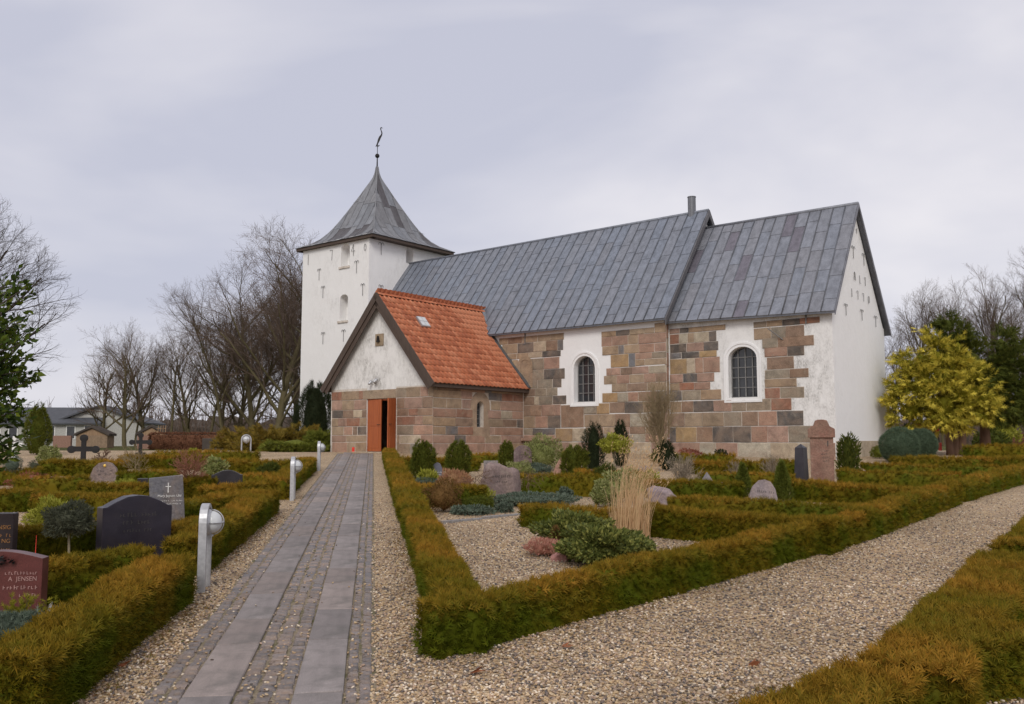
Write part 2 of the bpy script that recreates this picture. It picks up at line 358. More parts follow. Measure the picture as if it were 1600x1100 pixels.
def arch(s0, s1, w0, w1, rise=None, n=12):
    c = (s0 + s1) / 2; r = (s1 - s0) / 2; rise = rise or r
    return [(s0, w0), (s1, w0)] + [(c + r * math.cos(PI * i / n), w1 - rise + rise * math.sin(PI * i / n)) for i in range(n + 1)]
def offs(o, d): # grow an arch outline
    s0, s1 = o[0][0], o[1][0]; w0 = o[0][1]; w1 = max(p[1] for p in o); r = (s1 - s0) / 2
    rise = w1 - o[2][1]
    return arch(s0 - d, s1 + d, w0 - d, w1 + d, rise + d, len(o) - 3)
def wallmesh(name, wall, outer, holes, mat, depth=.35, extra=None):
    mp_ = WALL[wall][1]; m = MB(); m.poly(outer, holes, lambda a, b: mp_(a, b, 0))
    for h in holes:
        n = len(h); m.add([mp_(a, b, 0) for a, b in h] + [mp_(a, b, -depth) for a, b in h], [(i, (i + 1) % n, (i + 1) % n + n, i + n) for i in range(n)])
    if extra: extra(m)
    return m.build(name, mat, church, fix=False)
def pxarch(wall, x0, x1, yt, yb, rise=None):
    f = WALL[wall][0]; ym = (yt + yb) / 2; s0, s1 = f(x0, ym)[0], f(x1, ym)[0]; w0, w1 = f((x0 + x1) / 2, yb)[1], f((x0 + x1) / 2, yt)[1]
    return arch(s0, s1, w0, w1, rise)
# openings
nwin = pxarch('N', 897, 930, 556, 628); cwin = pxarch('C', 1138.5, 1183, 541.5, 621, .42); pwin = pxarch('S', 744.5, 755.5, 627, 668)
tw1 = pxarch('T', 533, 546.5, 381, 416, .22); tw2 = pxarch('T', 531, 543.5, 460, 501, .22); tw3 = pxarch('E', 634.5, 646, 387, 412, .25)
DU0, DU1, DH = -9.92, -8.32, 2.02
door = [(DU0, -.02), (DU1, -.02), (DU1, DH), (DU0, DH)]
# walls
def nave_extra(m):
    m.poly([(0, 3), (NW, 3), (NW, 5.0), (NW / 2, 9.3), (0, 5.0)], [], lambda a, b: (0, a, b))          # east gable over the chancel
    m.add([(0, NW, -.7), (TU1, NW, -.7), (TU1, NW, 5), (0, NW, 5)], [(0, 1, 2, 3)]); m.add([(TU1, 0, -.7), (TU1, NW, -.7), (TU1, NW, 5), (TU1, 0, 5)], [(3, 2, 1, 0)])
    m.add([(0, 0, -.7), (0, CV0 + .2, -.7), (0, CV0 + .2, 5), (0, 0, 5)], [(0, 1, 2, 3)]); m.add([(0, CV1, -.7), (0, NW, -.7), (0, NW, 5), (0, CV1, 5)], [(0, 1, 2, 3)])
nwall = wallmesh('nave_wall', 'N', [(TU1, -.7), (0, -.7), (0, 5.05), (TU1, 5.05)], [nwin], MAT['plaster_clean'], .40, nave_extra)
CRE, CRW = 2.85, 3.4
def ch_extra(m):
    m.add([(0, CV1, -.7), (CUE, CV1, -.7), (CUE, CV1, 4.6), (0, CV1, 4.6)], [(3, 2, 1, 0)])
cwall = wallmesh('chancel_wall', 'C', [(0, -.7), (CUE, -.7), (CUE, 4.75), (0, 4.88)], [cwin], MAT['plaster_speck'], .36, ch_extra)
MB().poly([(CV0, -.7), (CV1, -.7), (CV1, 4.45), (CRE, 8.55), (CV0, 4.65)], [], lambda a, b: (CUE, a, b)).build('chancel_gable', MAT['plaster_clean'], church, fix=False)
PAU, PAW = -9.2, 5.85
pwall = wallmesh('porch_wall', 'S', [(PV, -.7), (0, -.7), (0, 2.75), (PV, 2.75)], [pwin], MAT['mortar'], .45, lambda m: m.add([(PU0, PV, -.7), (PU0, 0, -.7), (PU0, 0, 2.7), (PU0, PV, 2.7)], [(0, 1, 2, 3)]))
pgab = wallmesh('porch_gable', 'P', [(PU0, -.7), (DU0, -.7), (DU0, DH), (DU1, DH), (DU1, -.7), (PU1, -.7), (PU1, 2.62), (PAU, PAW), (PU0, 2.62)], [], MAT['plaster_dirty'], .4,
    lambda m: m.add([(DU0, PV, -.1), (DU0, PV, DH), (DU1, PV, DH), (DU1, PV, -.1), (DU0, PV + .5, -.1), (DU0, PV + .5, DH), (DU1, PV + .5, DH), (DU1, PV + .5, -.1)], [(0, 1, 5, 4), (1, 2, 6, 5), (2, 3, 7, 6)]))
TW = 10.55
def tow_extra(m):
    E = WALL['E'][1]; m.poly([(TV0, -.7), (TV1, -.7), (TV1, TW), (TV0, TW)], [tw3], lambda a, b: E(a, b, 0)); n = len(tw3)
    m.add([E(a, b, 0) for a, b in tw3] + [E(a, b, -.45) for a, b in tw3], [(i, (i + 1) % n, (i + 1) % n + n, i + n) for i in range(n)]); m.poly(tw3, [], lambda a, b: E(a, b, -.45))
    m.add([(TU0, TV0, -.7), (TU0, TV1, -.7), (TU0, TV1, TW), (TU0, TV0, TW)], [(0, 1, 2, 3)]); m.add([(TU0, TV1, -.7), (TU1, TV1, -.7), (TU1, TV1, TW), (TU0, TV1, TW)], [(0, 1, 2, 3)])
    T = WALL['T'][1]
    for a in (tw1, tw2): m.poly(a, [], lambda x, y: T(x, y, -.45))
tower = wallmesh('tower', 'T', [(TU0, -.7), (TU1, -.7), (TU1, TW), (TU0, TW)], [tw1, tw2], MAT['plaster'], .45, tow_extra)
for a in (tw1, tw2):
    T = WALL['T'][1]; MB().prism([(a[0][0] - .12, a[0][1] - .10), (a[1][0] + .02, a[0][1] - .10), (a[1][0] + .02, a[0][1]), (a[0][0] - .12, a[0][1])], lambda s, w_, o: T(s, w_, o), .002, .06).build('sill', MAT['mortar'], tower)
# ------------------------------------------------------------------ granite blocks, course by course
PAL = {'p': (.345, .215, .160), 't': (.325, .235, .155), 'g': (.245, .205, .155), 'd': (.112, .098, .088), 'r': (.285, .140, .092), 'o': (.355, .235, .120), 'b': (.155, .148, .148), 'l': (.42, .355, .265), 'n': (.245, .160, .110)}
R2, R3, R4 = (460, 440), (740, 480), (1000, 440)
ROWS = [
 ('N', R3, 450, 170, 212, '160 215 305 400 480 565', 'tnttt'), ('N', R3, 450, 212, 275, '180 275 375 455 525 560', 'tdlnb'), ('N', R3, 450, 275, 312, '200 270 345 430 545', 'ttld'),
 ('N', R3, 500, 312, 385, '355 440 537', 'gp'), ('N', R3, 500, 312, 385, '240 278', 't'), ('N', R3, 500, 385, 450, '345 440 570', 'gd'), ('N', R3, 450, 450, 505, '345 400 495 550', 'ggd'), ('N', R3, 450, 505, 555, '310 385 455 525', 'ngg'),
 ('N', R3, 450, 555, 610, '310 380 410 495 580', 'nlgd'), ('N', R3, 450, 610, 680, '305 355 425 510 545', 'nnpp'), ('N', R3, 620, 610, 753, '547 690', 'n'), ('N', R3, 730, 612, 668, '690 770', 'g'), ('N', R3, 810, 600, 667, '770 850', 'o'),
 ('N', R3, 900, 594, 662, '850 945', 'n'), ('N', R3, 1000, 592, 661, '945 1060 1140 1212', 'dtn'), ('N', R3, 450, 680, 755, '305 385 465 545', 'tpd'), ('N', R3, 790, 669, 748, '692 785 885', 'tt'), ('N', R3, 1000, 664, 748, '885 980 1090 1150 1212', 'nltp'),
 ('N', R3, 450, 757, 798, '305 370 430 510', 'gdb'), ('N', R3, 600, 757, 840, '512 620 698', 'ol'), ('N', R3, 750, 750, 840, '700 760 812', 'tn'), ('N', R3, 900, 748, 793, '812 890 975 1075 1150 1212', 'tpntp'), ('N', R3, 450, 798, 842, '305 420 510', 'pp'), ('N', R3, 900, 793, 842, '812 900 975 1075 1160 1212', 'gplpt'),
 ('N', R3, 800, 843, 905, '305 400 510 600 655 700 780 880 980 1110 1214', 'ptplpppplp'),
 ('N', R3, 1000, 136, 172, '800 890 975 1065 1130', 'tdtt'), ('N', R3, 1150, 100, 160, '1132 1205', 't'), ('N', R3, 1000, 172, 232, '800 865 965 1030', 'ppt'), ('N', R3, 1100, 164, 226, '1030 1205', 'p'), ('N', R3, 1000, 232, 288, '805 905 940 1035', 'tbt'), ('N', R3, 1100, 227, 282, '1035 1130 1205', 'pp'),
 ('N', R3, 900, 296, 376, '858 970', 'o'), ('N', R3, 990, 290, 372, '970 1010', 'b'), ('N', R3, 1050, 286, 325, '1010 1115 1207', 'pg'), ('N', R3, 1050, 325, 366, '1010 1070 1207', 'tt'), ('N', R3, 1000, 373, 420, '830 860 920 990 1095 1207', 'ppnpl'),
 ('N', R3, 1000, 420, 475, '815 895 975 1065 1140 1207', 'tptpn'), ('N', R3, 1000, 475, 527, '865 960 1085 1207', 'tnt'), ('N', R3, 1000, 530, 591, '805 900 965 1030 1145 1209', 'olpnd'),
 ('C', R4, 300, 287, 320, '185 248 305 390 535', 'pdtt'), ('C', R4, 300, 322, 385, '185 245 297 338 432 478', 'rltld'), ('C', R4, 300, 385, 440, '188 290 400 490', 'dpd'), ('C', R4, 300, 440, 479, '188 260 370 480', 'bdo'),
 ('C', R4, 300, 480, 575, '188 293 345 395 500', 'olpp'), ('C', R4, 300, 576, 631, '188 270 358 465', 'pdp'), ('C', R4, 300, 632, 679, '188 247 340 440', 'trp'), ('C', R4, 300, 680, 742, '188 262 380 508', 'dgt'),
 ('C', R4, 400, 744, 815, '188 260 335 460 575 665 820 948', 'tndpggr'), ('C', R4, 500, 816, 905, '188 280 390 525 637 740 858 1022', 'nttgnpd'), ('C', R4, 500, 907, 1005, '188 225 355 455 583 695 798 928 1065 1150', 'donddppgp'),
 ('C', R4, 500, 1007, 1075, '186 245 375 475 612 815 985 1060 1140 1222', 'pplpllllp'),
 ('C', R4, 900, 237, 275, '710 790 890 1000 1125', 'gtdr'), ('C', R4, 900, 279, 352, '712 820 910 1027', 'tgn'), ('C', R4, 900, 346, 410, '765 860 1088', 'gn'), ('C', R4, 900, 408, 466, '778 922 1027', 'pd'), ('C', R4, 900, 468, 547, '793 963', 'n'),
 ('C', R4, 900, 548, 604, '780 935 1055', 'gn'), ('C', R4, 900, 605, 659, '780 980', 't'), ('C', R4, 900, 660, 729, '780 876 1027', 'rg'),
 ('P', R2, 350, 685, 740, '236 297 405 430 637', 'rtrt'), ('P', R2, 720, 660, 722, '637 700 788 838 867', 'gtpt'), ('P', R2, 350, 741, 803, '236 300 375 452', 'ptp'), ('P', R2, 720, 724, 792, '642 690 800 867', 'npn'), ('P', R2, 350, 804, 852, '236 305 370 425 452', 'dnln'), ('P', R2, 720, 793, 840, '642 715 772 867', 'nrn'),
 ('P', R2, 350, 853, 905, '236 275 330 410 452', 'tprt'), ('P', R2, 720, 841, 897, '642 755 805 867', 'rpt'), ('P', R2, 350, 906, 960, '236 310 365 395 452', 'tpnd'), ('P', R2, 720, 899, 958, '642 745 867', 'gp'), ('P', R2, 350, 961, 1003, '236 325 452', 'pt'), ('P', R2, 720, 959, 1012, '642 660 790 867', 'tlp'),
 ('P', R2, 350, 1004, 1075, '236 330 380 452', 'ptt'), ('P', R2, 720, 1013, 1085, '642 725 780 867', 'tgp'),
 ('S', R2, 1200, 652, 697, '863 890 1035 1190 1230 1330 1428', 'gnpbtn'), ('S', R2, 1300, 700, 746, '863 1040 1112', 'tp'), ('S', R2, 1300, 700, 746, '1212 1295 1365 1428', 'brr'), ('S', R2, 1300, 748, 806, '863 950 1045 1112', 'ttp'), ('S', R2, 1300, 748, 806, '1226 1285 1428', 'tp'),
 ('S', R2, 1300, 808, 858, '863 1010 1112', 'pr'), ('S', R2, 1300, 808, 858, '1208 1290 1360 1428', 'plp'), ('S', R2, 1300, 860, 910, '863 1005 1112', 'tn'), ('S', R2, 1300, 860, 910, '1208 1300 1390 1428', 'tnd'), ('S', R2, 1300, 912, 960, '863 945 1020 1115 1250 1428', 'tbrpp'),
 ('S', R2, 1300, 962, 1010, '863 1000 1070 1190 1290 1350 1428', 'pdptpp'), ('S', R2, 1300, 1011, 1090, '863 960 1060 1190 1300 1428', 'ptppt'),
]
WPART = {'N': nwall, 'C': cwall, 'P': pgab, 'S': pwall}
MORT = {k: MB() for k in 'NCPS'}
def block(parent, mp_, s0, s1, w0, w1, col, out=.024, g=.006, name='granite_block'):
    j = lambda a: random.uniform(-a, a)
    gx, gw = g, g; ch = .014; o = out + j(.008)
    c = [(s0 + gx + j(.006), w0 + gw + j(.006)), (s1 - gx + j(.006), w0 + gw + j(.006)), (s1 - gx + j(.006), w1 - gw + j(.006)), (s0 + gx + j(.006), w1 - gw + j(.006))]
    cx, cw = (s0 + s1) / 2, (w0 + w1) / 2
    ins = [(x + (ch + j(.003)) * (1 if x < cx else -1), y + (ch + j(.003)) * (1 if y < cw else -1)) for x, y in c]
    m = MB(); vs = [mp_(x, y, 0.001) for x, y in c] + [mp_(x, y, o - ch * .8) for x, y in c] + [mp_(x, y, o + j(.006)) for x, y in ins] + [mp_(cx + j(.05) * (s1 - s0), cw, o + random.uniform(0, .012))]
    fs = [(i, (i + 1) % 4, (i + 1) % 4 + 4, i + 4) for i in range(4)] + [(i + 4, (i + 1) % 4 + 4, (i + 1) % 4 + 8, i + 8) for i in range(4)] + [(8 + i, 8 + (i + 1) % 4, 12) for i in range(4)]
    k = random.uniform(.86, 1.12); h = random.uniform(.95, 1.05)
    return m.add(vs, fs).build(name, MAT['granite'], parent, color=(col[0] * k * h, col[1] * k, col[2] * k / h))
for i, (wl, off, xr, yt, yb, xs, cs) in enumerate(ROWS):
    f, mp_ = WALL[wl]; xs = [float(x) for x in xs.split()]; P = lambda x, y: f(off[0] + x / 4, off[1] + y / 4)
    w1, w0 = P(xr, yt)[1], P(xr, yb)[1]; ym = (yt + yb) / 2; ss = [P(x, ym)[0] for x in xs]
    if w0 < .12: w0 = -.45
    for a, b, cc in zip(ss[:-1], ss[1:], cs): block(WPART[wl], mp_, a, b, w0, w1, PAL[cc])
    e = .006 + i * .00004
    MORT[wl].add([mp_(ss[0] - .004, w0, e), mp_(ss[-1] + .004, w0, e), mp_(ss[-1] + .004, w1, e), mp_(ss[0] - .004, w1, e)], [(0, 1, 2, 3)])
MORT['P'].add([WALL['P'][1](a, b, .0045) for a, b in ((PU0 + .01, -.5), (DU0, -.5), (DU0, 2.44), (PU0 + .01, 2.44))], [(0, 1, 2, 3)]).add([WALL['P'][1](a, b, .0045) for a, b in ((DU1, -.5), (PU1, -.5), (PU1, 2.44), (DU1, 2.44))], [(0, 1, 2, 3)])
for k, m in MORT.items(): m.build('mortar_joint', MAT['mortar'], WPART[k])
# quoins of the nave's east corner, returning towards the chancel, and below the east gable a low plinth
wz = 0
for k in range(9):
    h = .52; block(nwall, lambda s, w_, o: (o, s, w_), .02 - .03, CV0 - .02, wz - .4 if k == 0 else wz, wz + h, PAL[random.choice('tpltp')], .018); wz += h
pl = MB(); pl.box((CUE + .03, (CV0 + CV1) / 2, .05), (.06, CV1 - CV0 + .02, .75)); pl.build('plinth', MAT['granite'], cwall, color=PAL['l'])
# stone bench-like ledge beside the porch
MB().box((-5.6, -.14, .49), (1.7, .28, .12)).build('stone_ledge', MAT['granite'], nwall, bevel=.015, color=PAL['p'])
# ------------------------------------------------------------------ windows
def glazed(name, wall, op, depth, cols, rows, surround=None, smat='plaster_clean', barw=.018):
    mp_ = WALL[wall][1]; m = MB()
    if surround:
        for g, t0, t1 in surround:
            o, inn = offs(op, g[1]), (offs(op, g[0]) if g[0] else op); n = len(op)
            m.add([mp_(a, b, t1) for a, b in inn] + [mp_(a, b, t1) for a, b in o] + [mp_(a, b, t0) for a, b in inn] + [mp_(a, b, t0) for a, b in o],
                  [x for i in range(n) for x in ((i, (i + 1) % n, (i + 1) % n + n, i + n), (i + n, (i + 1) % n + n, (i + 1) % n + 3 * n, i + 3 * n), (i, i + 2 * n, (i + 1) % n + 2 * n, (i + 1) % n))])
    # iron frame following the opening
    a = offs(op, -.035); n = len(op)
    fr = MB(); fr.add([mp_(x, y, -depth + .05) for x, y in op] + [mp_(x, y, -depth + .05) for x, y in a] + [mp_(x, y, -depth) for x, y in a], [x for i in range(n) for x in ((i, (i + 1) % n, (i + 1) % n + n, i + n), (i + n, (i + 1) % n + n, (i + 1) % n + 2 * n, i + 2 * n))])
    if not m.v: m = fr; fr = None
    wnd = m.build(name, MAT[smat] if fr else MAT['ironrust'], church)
    if fr: fr.build('frame', MAT['ironrust'], wnd)
    s0, s1, w0, w1 = op[0][0], op[1][0], op[0][1], max(p[1] for p in op); c = (s0 + s1) / 2; r = (s1 - s0) / 2; rise = w1 - op[2][1]
    def topat(s): return w1 - rise + rise * math.sqrt(max(0, 1 - ((s - c) / r) ** 2))
    dx, dw = (s1 - s0) / cols, (w1 - w0) / rows
    for i in range(cols):
        for k in range(rows):
            a0, b0 = s0 + i * dx, w0 + k * dw
            if min(topat(a0 + .001), topat(a0 + dx - .001)) < b0 and max(topat(a0 + .01), topat(a0 + dx - .01)) < b0: continue
            tl = [random.uniform(-.006, .006) for _ in range(3)]
            MB().quadbox([mp_(a0 + .004, b0 + .004, -depth + tl[0]), mp_(a0 + dx - .004, b0 + .004, -depth + tl[1]), mp_(a0 + dx - .004, b0 + dw - .004, -depth + tl[1] + tl[2]), mp_(a0 + .004, b0 + dw - .004, -depth + tl[0] + tl[2])], (0, 1, 0) if wall != 'S' else (-1, 0, 0), .004).build('pane', MAT['glass'], wnd)
    for i in range(1, cols):
        s = s0 + i * dx; MB().prism([(s - barw, w0), (s + barw, w0), (s + barw, topat(s)), (s - barw, topat(s))], mp_, -depth + .012, -depth + .04).build('glazing_bar', MAT['ironrust'], wnd)
    for k in range(1, rows):
        w_ = w0 + k * dw; h = r if w_ < w1 - rise else r * math.sqrt(max(0, 1 - ((w_ - w1 + rise) / rise) ** 2))
        MB().prism([(c - h, w_ - barw * .8), (c + h, w_ - barw * .8), (c + h, w_ + barw * .8), (c - h, w_ + barw * .8)], mp_, -depth + .008, -depth + .034).build('glazing_bar', MAT['ironrust'], wnd)
    return wnd
wn_ = glazed('nave_window', 'N', nwin, .30, 4, 5, [((.0, .10), .0, .022), ((.10, .17), .0, .045)])
wc_ = glazed('chancel_window', 'C', cwin, .26, 4, 5, [((.0, .10), .0, .022), ((.10, .17), .0, .045)])
wp_ = glazed('porch_window', 'S', pwin, .22, 2, 6, [((.0, .36), .0, .022)], 'granite', .010); wp_.color = (.34, .25, .175, 1)
# niche in the nave wall (walled-up window)
nic = pxarch('N', 814, 828, 562, 600); mp_ = WALL['N'][1]
m = MB(); o_ = offs(nic, .16); n = len(nic)
m.add([mp_(a, b, .035) for a, b in o_] + [mp_(a, b, .035) for a, b in nic] + [mp_(a, b, .013) for a, b in nic], [x for i in range(n) for x in ((i, (i + 1) % n, (i + 1) % n + n, i + n), (i + n, (i + 1) % n + n, (i + 1) % n + 2 * n, i + 2 * n))])
m.add([mp_(a, b, .0135) for a, b in nic], [tuple(range(n))]); m.build('walled_up_window', MAT['granite'], nwall, color=PAL['t'])
# ------------------------------------------------------------------ porch door
fr = MB()
for a, b in ((DU0, DU0 + .07), (DU1 - .07, DU1)): fr.box(((a + b) / 2, PV + .10, DH / 2), (b - a, .10, DH))
fr.box(((DU0 + DU1) / 2, PV + .10, DH - .035), (DU1 - DU0 - .14, .10, .07)); dfr = fr.build('door_frame', MAT['door'], church)
def leaf(name, wdt, hinge, ang, sign):
    m = MB(); m.box((sign * wdt / 2, 0, DH / 2 - .02), (wdt, .045, DH - .06)); o = m.build(name, MAT['door'], church, bevel=.006, loc=hinge, rot=(0, 0, ang))
    for zc, hh in ((.52, .78), (1.42, .90)):
        for sd in (-1, 1): MB().box((sign * wdt / 2, sd * .026, zc), (wdt - .22, .014, hh)).build('door_panel', MAT['door'], o, bevel=.006)
    MB().tube([(sign * (wdt - .06), -.02, 1.02), (sign * (wdt - .06), -.08, 1.02), (sign * (wdt - .17), -.08, 1.02)], .011, 6).build('handle', MAT['iron'], o)
    return o
leaf('door', .74, (DU0 + .07, PV + .055, 0.02), math.radians(-4), 1)
leaf('door', .60, (DU1 + .02, PV - .06, 0.02), math.radians(109), -1)
MB().box(((DU0 + DU1) / 2, PV - .22, -.03), (2.2, .5, .10)).build('doorstep', MAT['granite'], church, bevel=.01, color=PAL['l'])
st = MB(); st.box((PAU, (PV) / 2, -.02), (PU1 - PU0 - .1, -PV - .3, .04)); st.build('porch_floor', MAT['dark'], church)
st = MB(); st.box((PAU, -.06, 1.5), (PU1 - PU0 - .2, .06, 3)); st.build('inner_wall', MAT['board'], church)
# sundial and lamps over the door
P_ = WALL['P']; a, b = P_[0](585, 532), P_[0](602, 540); sd = P_[0](593.5, 531)
sdo = MB().prism([(sd[0] - .22, sd[1] - .23), (sd[0] + .22, sd[1] - .23), (sd[0] + .22, sd[1] + .23), (sd[0] - .22, sd[1] + .23)], P_[1], .0, .04).build('sundial', MAT['granite'], church, bevel=.01, color=(.30, .23, .15))
MB().prism([(sd[0] - .02, sd[1] + .15), (sd[0] + .05, sd[1] - .08), (sd[0] - .07, sd[1] - .10)], P_[1], .041, .13).build('gnomon', MAT['iron'], sdo)
lp = P_[0](587, 597)
lpo = MB().lathe([(.06, 0), (.06, .03), (.03, .05)], 10, P_[1](lp[0] - .02, lp[1], .0), Matrix.Rotation(PI / 2, 3, 'X')).build('wall_lamp', MAT['galv'], church)
for sx in (-.16, .12):
    q = Vector(P_[1](lp[0] + sx, lp[1] + (.03 if sx > 0 else -.03), .14)); MB().lathe([(.035, -.09), (.05, -.06), (.065, .06), (.07, .09), (.055, .085)], 12, q, Matrix.Rotation(-.9, 3, 'X')).build('lamp_head', MAT['galv'], lpo, smooth=True)
    MB().tube([P_[1](lp[0] - .02, lp[1], .04), q], .012, 6).build('lamp_arm', MAT['galv'], lpo)
# ------------------------------------------------------------------ roofs
def LEADC(base, var):
    k = random.uniform(1 - var, 1 + var); h = random.uniform(-.03, .03)
    return (base[0] * k * (1 + h), base[1] * k, base[2] * k * (1 - h))
def lead_roof(name, EW, EE, RW, RE, NWp, NEp, strips, col, stain=0, minl=.95, maxl=1.45):
    # EW..RE: eave and ridge corners of the south slope, NWp/NEp: north eave corners
    EW, EE, RW, RE, NWp, NEp = map(Vector, (EW, EE, RW, RE, NWp, NEp)); dn = Vector((0, 0, -.06))
    m = MB(); vs = [EW, EE, RE, RW, NWp, NEp]; m.add(vs + [v + dn for v in vs], [(3, 2, 5, 4), (0, 6, 7, 1), (4, 5, 11, 10), (0, 3, 9, 6), (3, 4, 10, 9), (1, 7, 8, 2), (2, 8, 11, 5), (9, 10, 11, 8)])
    B = lambda a, b: (EW * (1 - a) + EE * a) * (1 - b) + (RW * (1 - a) + RE * a) * b
    k = strips; m.add([B(i / k, j / 6) for j in range(7) for i in range(k + 1)], [(j * (k + 1) + i, j * (k + 1) + i + 1, (j + 1) * (k + 1) + i + 1, (j + 1) * (k + 1) + i) for j in range(6) for i in range(k)])
    m.add([B(i / k, j / 6) + dn for j in range(7) for i in range(k + 1)], [(j * (k + 1) + i, (j + 1) * (k + 1) + i, (j + 1) * (k + 1) + i + 1, j * (k + 1) + i + 1) for j in range(6) for i in range(k)])
    rf = m.build(name, MAT['lead'], church, fix=False, color=tuple(c * .6 for c in col))
    nrm = (EE - EW).cross(RW - EW).normalized(); Ls = (RW - EW).length
    for i in range(strips):
        a0, a1 = i / strips, (i + 1) / strips; b = -.0; first = True; off = random.uniform(.0, .8)
        while b < .999:
            l = random.uniform(minl, maxl) / Ls
            if first: l = (.35 + off) / Ls; first = False
            b1 = min(1, b + l)
            if 1 - b1 < .06: b1 = 1
            g = .0015; lift = .014 + (.006 if i % 2 else 0)
            c = LEADC(col, .055)
            if random.random() < stain: c = (col[0] * .74, col[1] * .66, col[2] * .69)
            m = MB(); lo = nrm * (lift + .012); hi = nrm * lift
            q = [B(a0 + g, b) + lo, B(a1 - g, b) + lo, B(a1 - g, b1) + hi, B(a0 + g, b1) + hi]; low = [B(a0 + g, b), B(a1 - g, b), B(a1 - g, b1), B(a0 + g, b1)]
            m.add(q + low, [(0, 1, 2, 3), (0, 4, 5, 1), (1, 5, 6, 2), (3, 2, 6, 7), (0, 3, 7, 4)]); m.build('lead_sheet', MAT['lead'], rf, color=c); b = b1
        m = MB(); m.tube([B(a0, 0) + nrm * .020, B(a0, .5) + nrm * .020, B(a0, 1) + nrm * .020], .028, 6); m.build('seam_roll', MAT['lead'], rf, smooth=True, color=LEADC(tuple(c * .5 for c in col), .08))
    rg = MB(); rg.tube([RW + Vector((0, 0, .0)), (RW + RE) / 2, RE], .07, 8); rg.build('ridge_cap', MAT['lead'], rf, smooth=True, color=tuple(c * .9 for c in col))
    return rf
LC = (.190, .205, .240)
SLN = (9.5 - 4.86) / 3.65
nroof = lead_roof('nave_roof', (TU1 - .12, -.27, 4.84), (.18, -.27, 4.84), (TU1 - .12, 3.4, 9.44), (.18, 3.4, 9.56), (TU1 - .12, 7.07, 4.84), (.18, 7.07, 4.84), 38, LC)
croof = lead_roof('chancel_roof', (.0, .03, 4.74), (6.20, .03, 4.60), (.0, CRW, 8.85), (6.20, CRE - .05, 8.72), (.0, 6.0, 4.45), (6.20, 6.0, 4.40), 14, (.212, .220, .248), .10)
# verge boards of the two east gables
def verge(a, b, t=.05, hgt=.22, par=None, mat='lead', col=(.17, .17, .19)):
    a, b = Vector(a), Vector(b); m = MB(); m.quadbox([a + Vector((0, 0, .03)), b + Vector((0, 0, .03)), b - Vector((0, 0, hgt)), a - Vector((0, 0, hgt))], (1, 0, 0), t); return m.build('verge', MAT[mat], par, color=col)
verge((.181, -.28, 4.84), (.181, 3.4, 9.55), .05, .24, nroof, col=(.12, .115, .12)); verge((.181, 3.4, 9.55), (.181, 7.08, 4.84), .05, .24, nroof, col=(.12, .115, .12))
verge((6.201, .02, 4.60), (6.201, CRE - .05, 8.72), .03, .12, croof); verge((6.201, CRE - .05, 8.72), (6.201, 6.0, 4.40), .03, .12, croof)
q = loc(1081, 325, v=3.4); MB().lathe([(.16, -.5), (.16, .42), (.175, .43), (.175, .46), (.14, .46)], 14, (q[0], 3.4, q[2])).build('flue_pipe', MAT['lead'], nroof, smooth=False, color=(.16, .165, .18))
# tower spire
TC = Vector((-18.98, 3.34)); TA = 2.95; TE = 10.42
PROF = [(0, 1.0), (.10, .93), (.28, .80), (.52, .695), (.80, .612), (1.15, .53), (1.55, .452), (1.95, .38), (2.4, .302), (2.85, .225), (3.3, .152), (3.7, .085), (3.95, .048), (4.2, .026), (4.55, .012)]
def trad(h):
    for (h0, r0), (h1, r1) in zip(PROF[:-1], PROF[1:]):
        if h <= h1: return r0 + (r1 - r0) * (h - h0) / (h1 - h0)
    return .01
m = MB(); n = len(PROF)
for h, r in PROF: m.v += [(TC.x + sx * r * TA, TC.y + sy * r * TA, TE + h) for sx, sy in ((-1, -1), (1, -1), (1, 1), (-1, 1))]
m.f += [(i * 4 + k, i * 4 + (k + 1) % 4, (i + 1) * 4 + (k + 1) % 4, (i + 1) * 4 + k) for i in range(n - 1) for k in range(4)] + [(3, 2, 1, 0), tuple(range(4 * n - 4, 4 * n))]
spire = m.build('tower_roof', MAT['lead'], church, color=(.15, .15, .165))
HS = [p[0] for p in PROF]
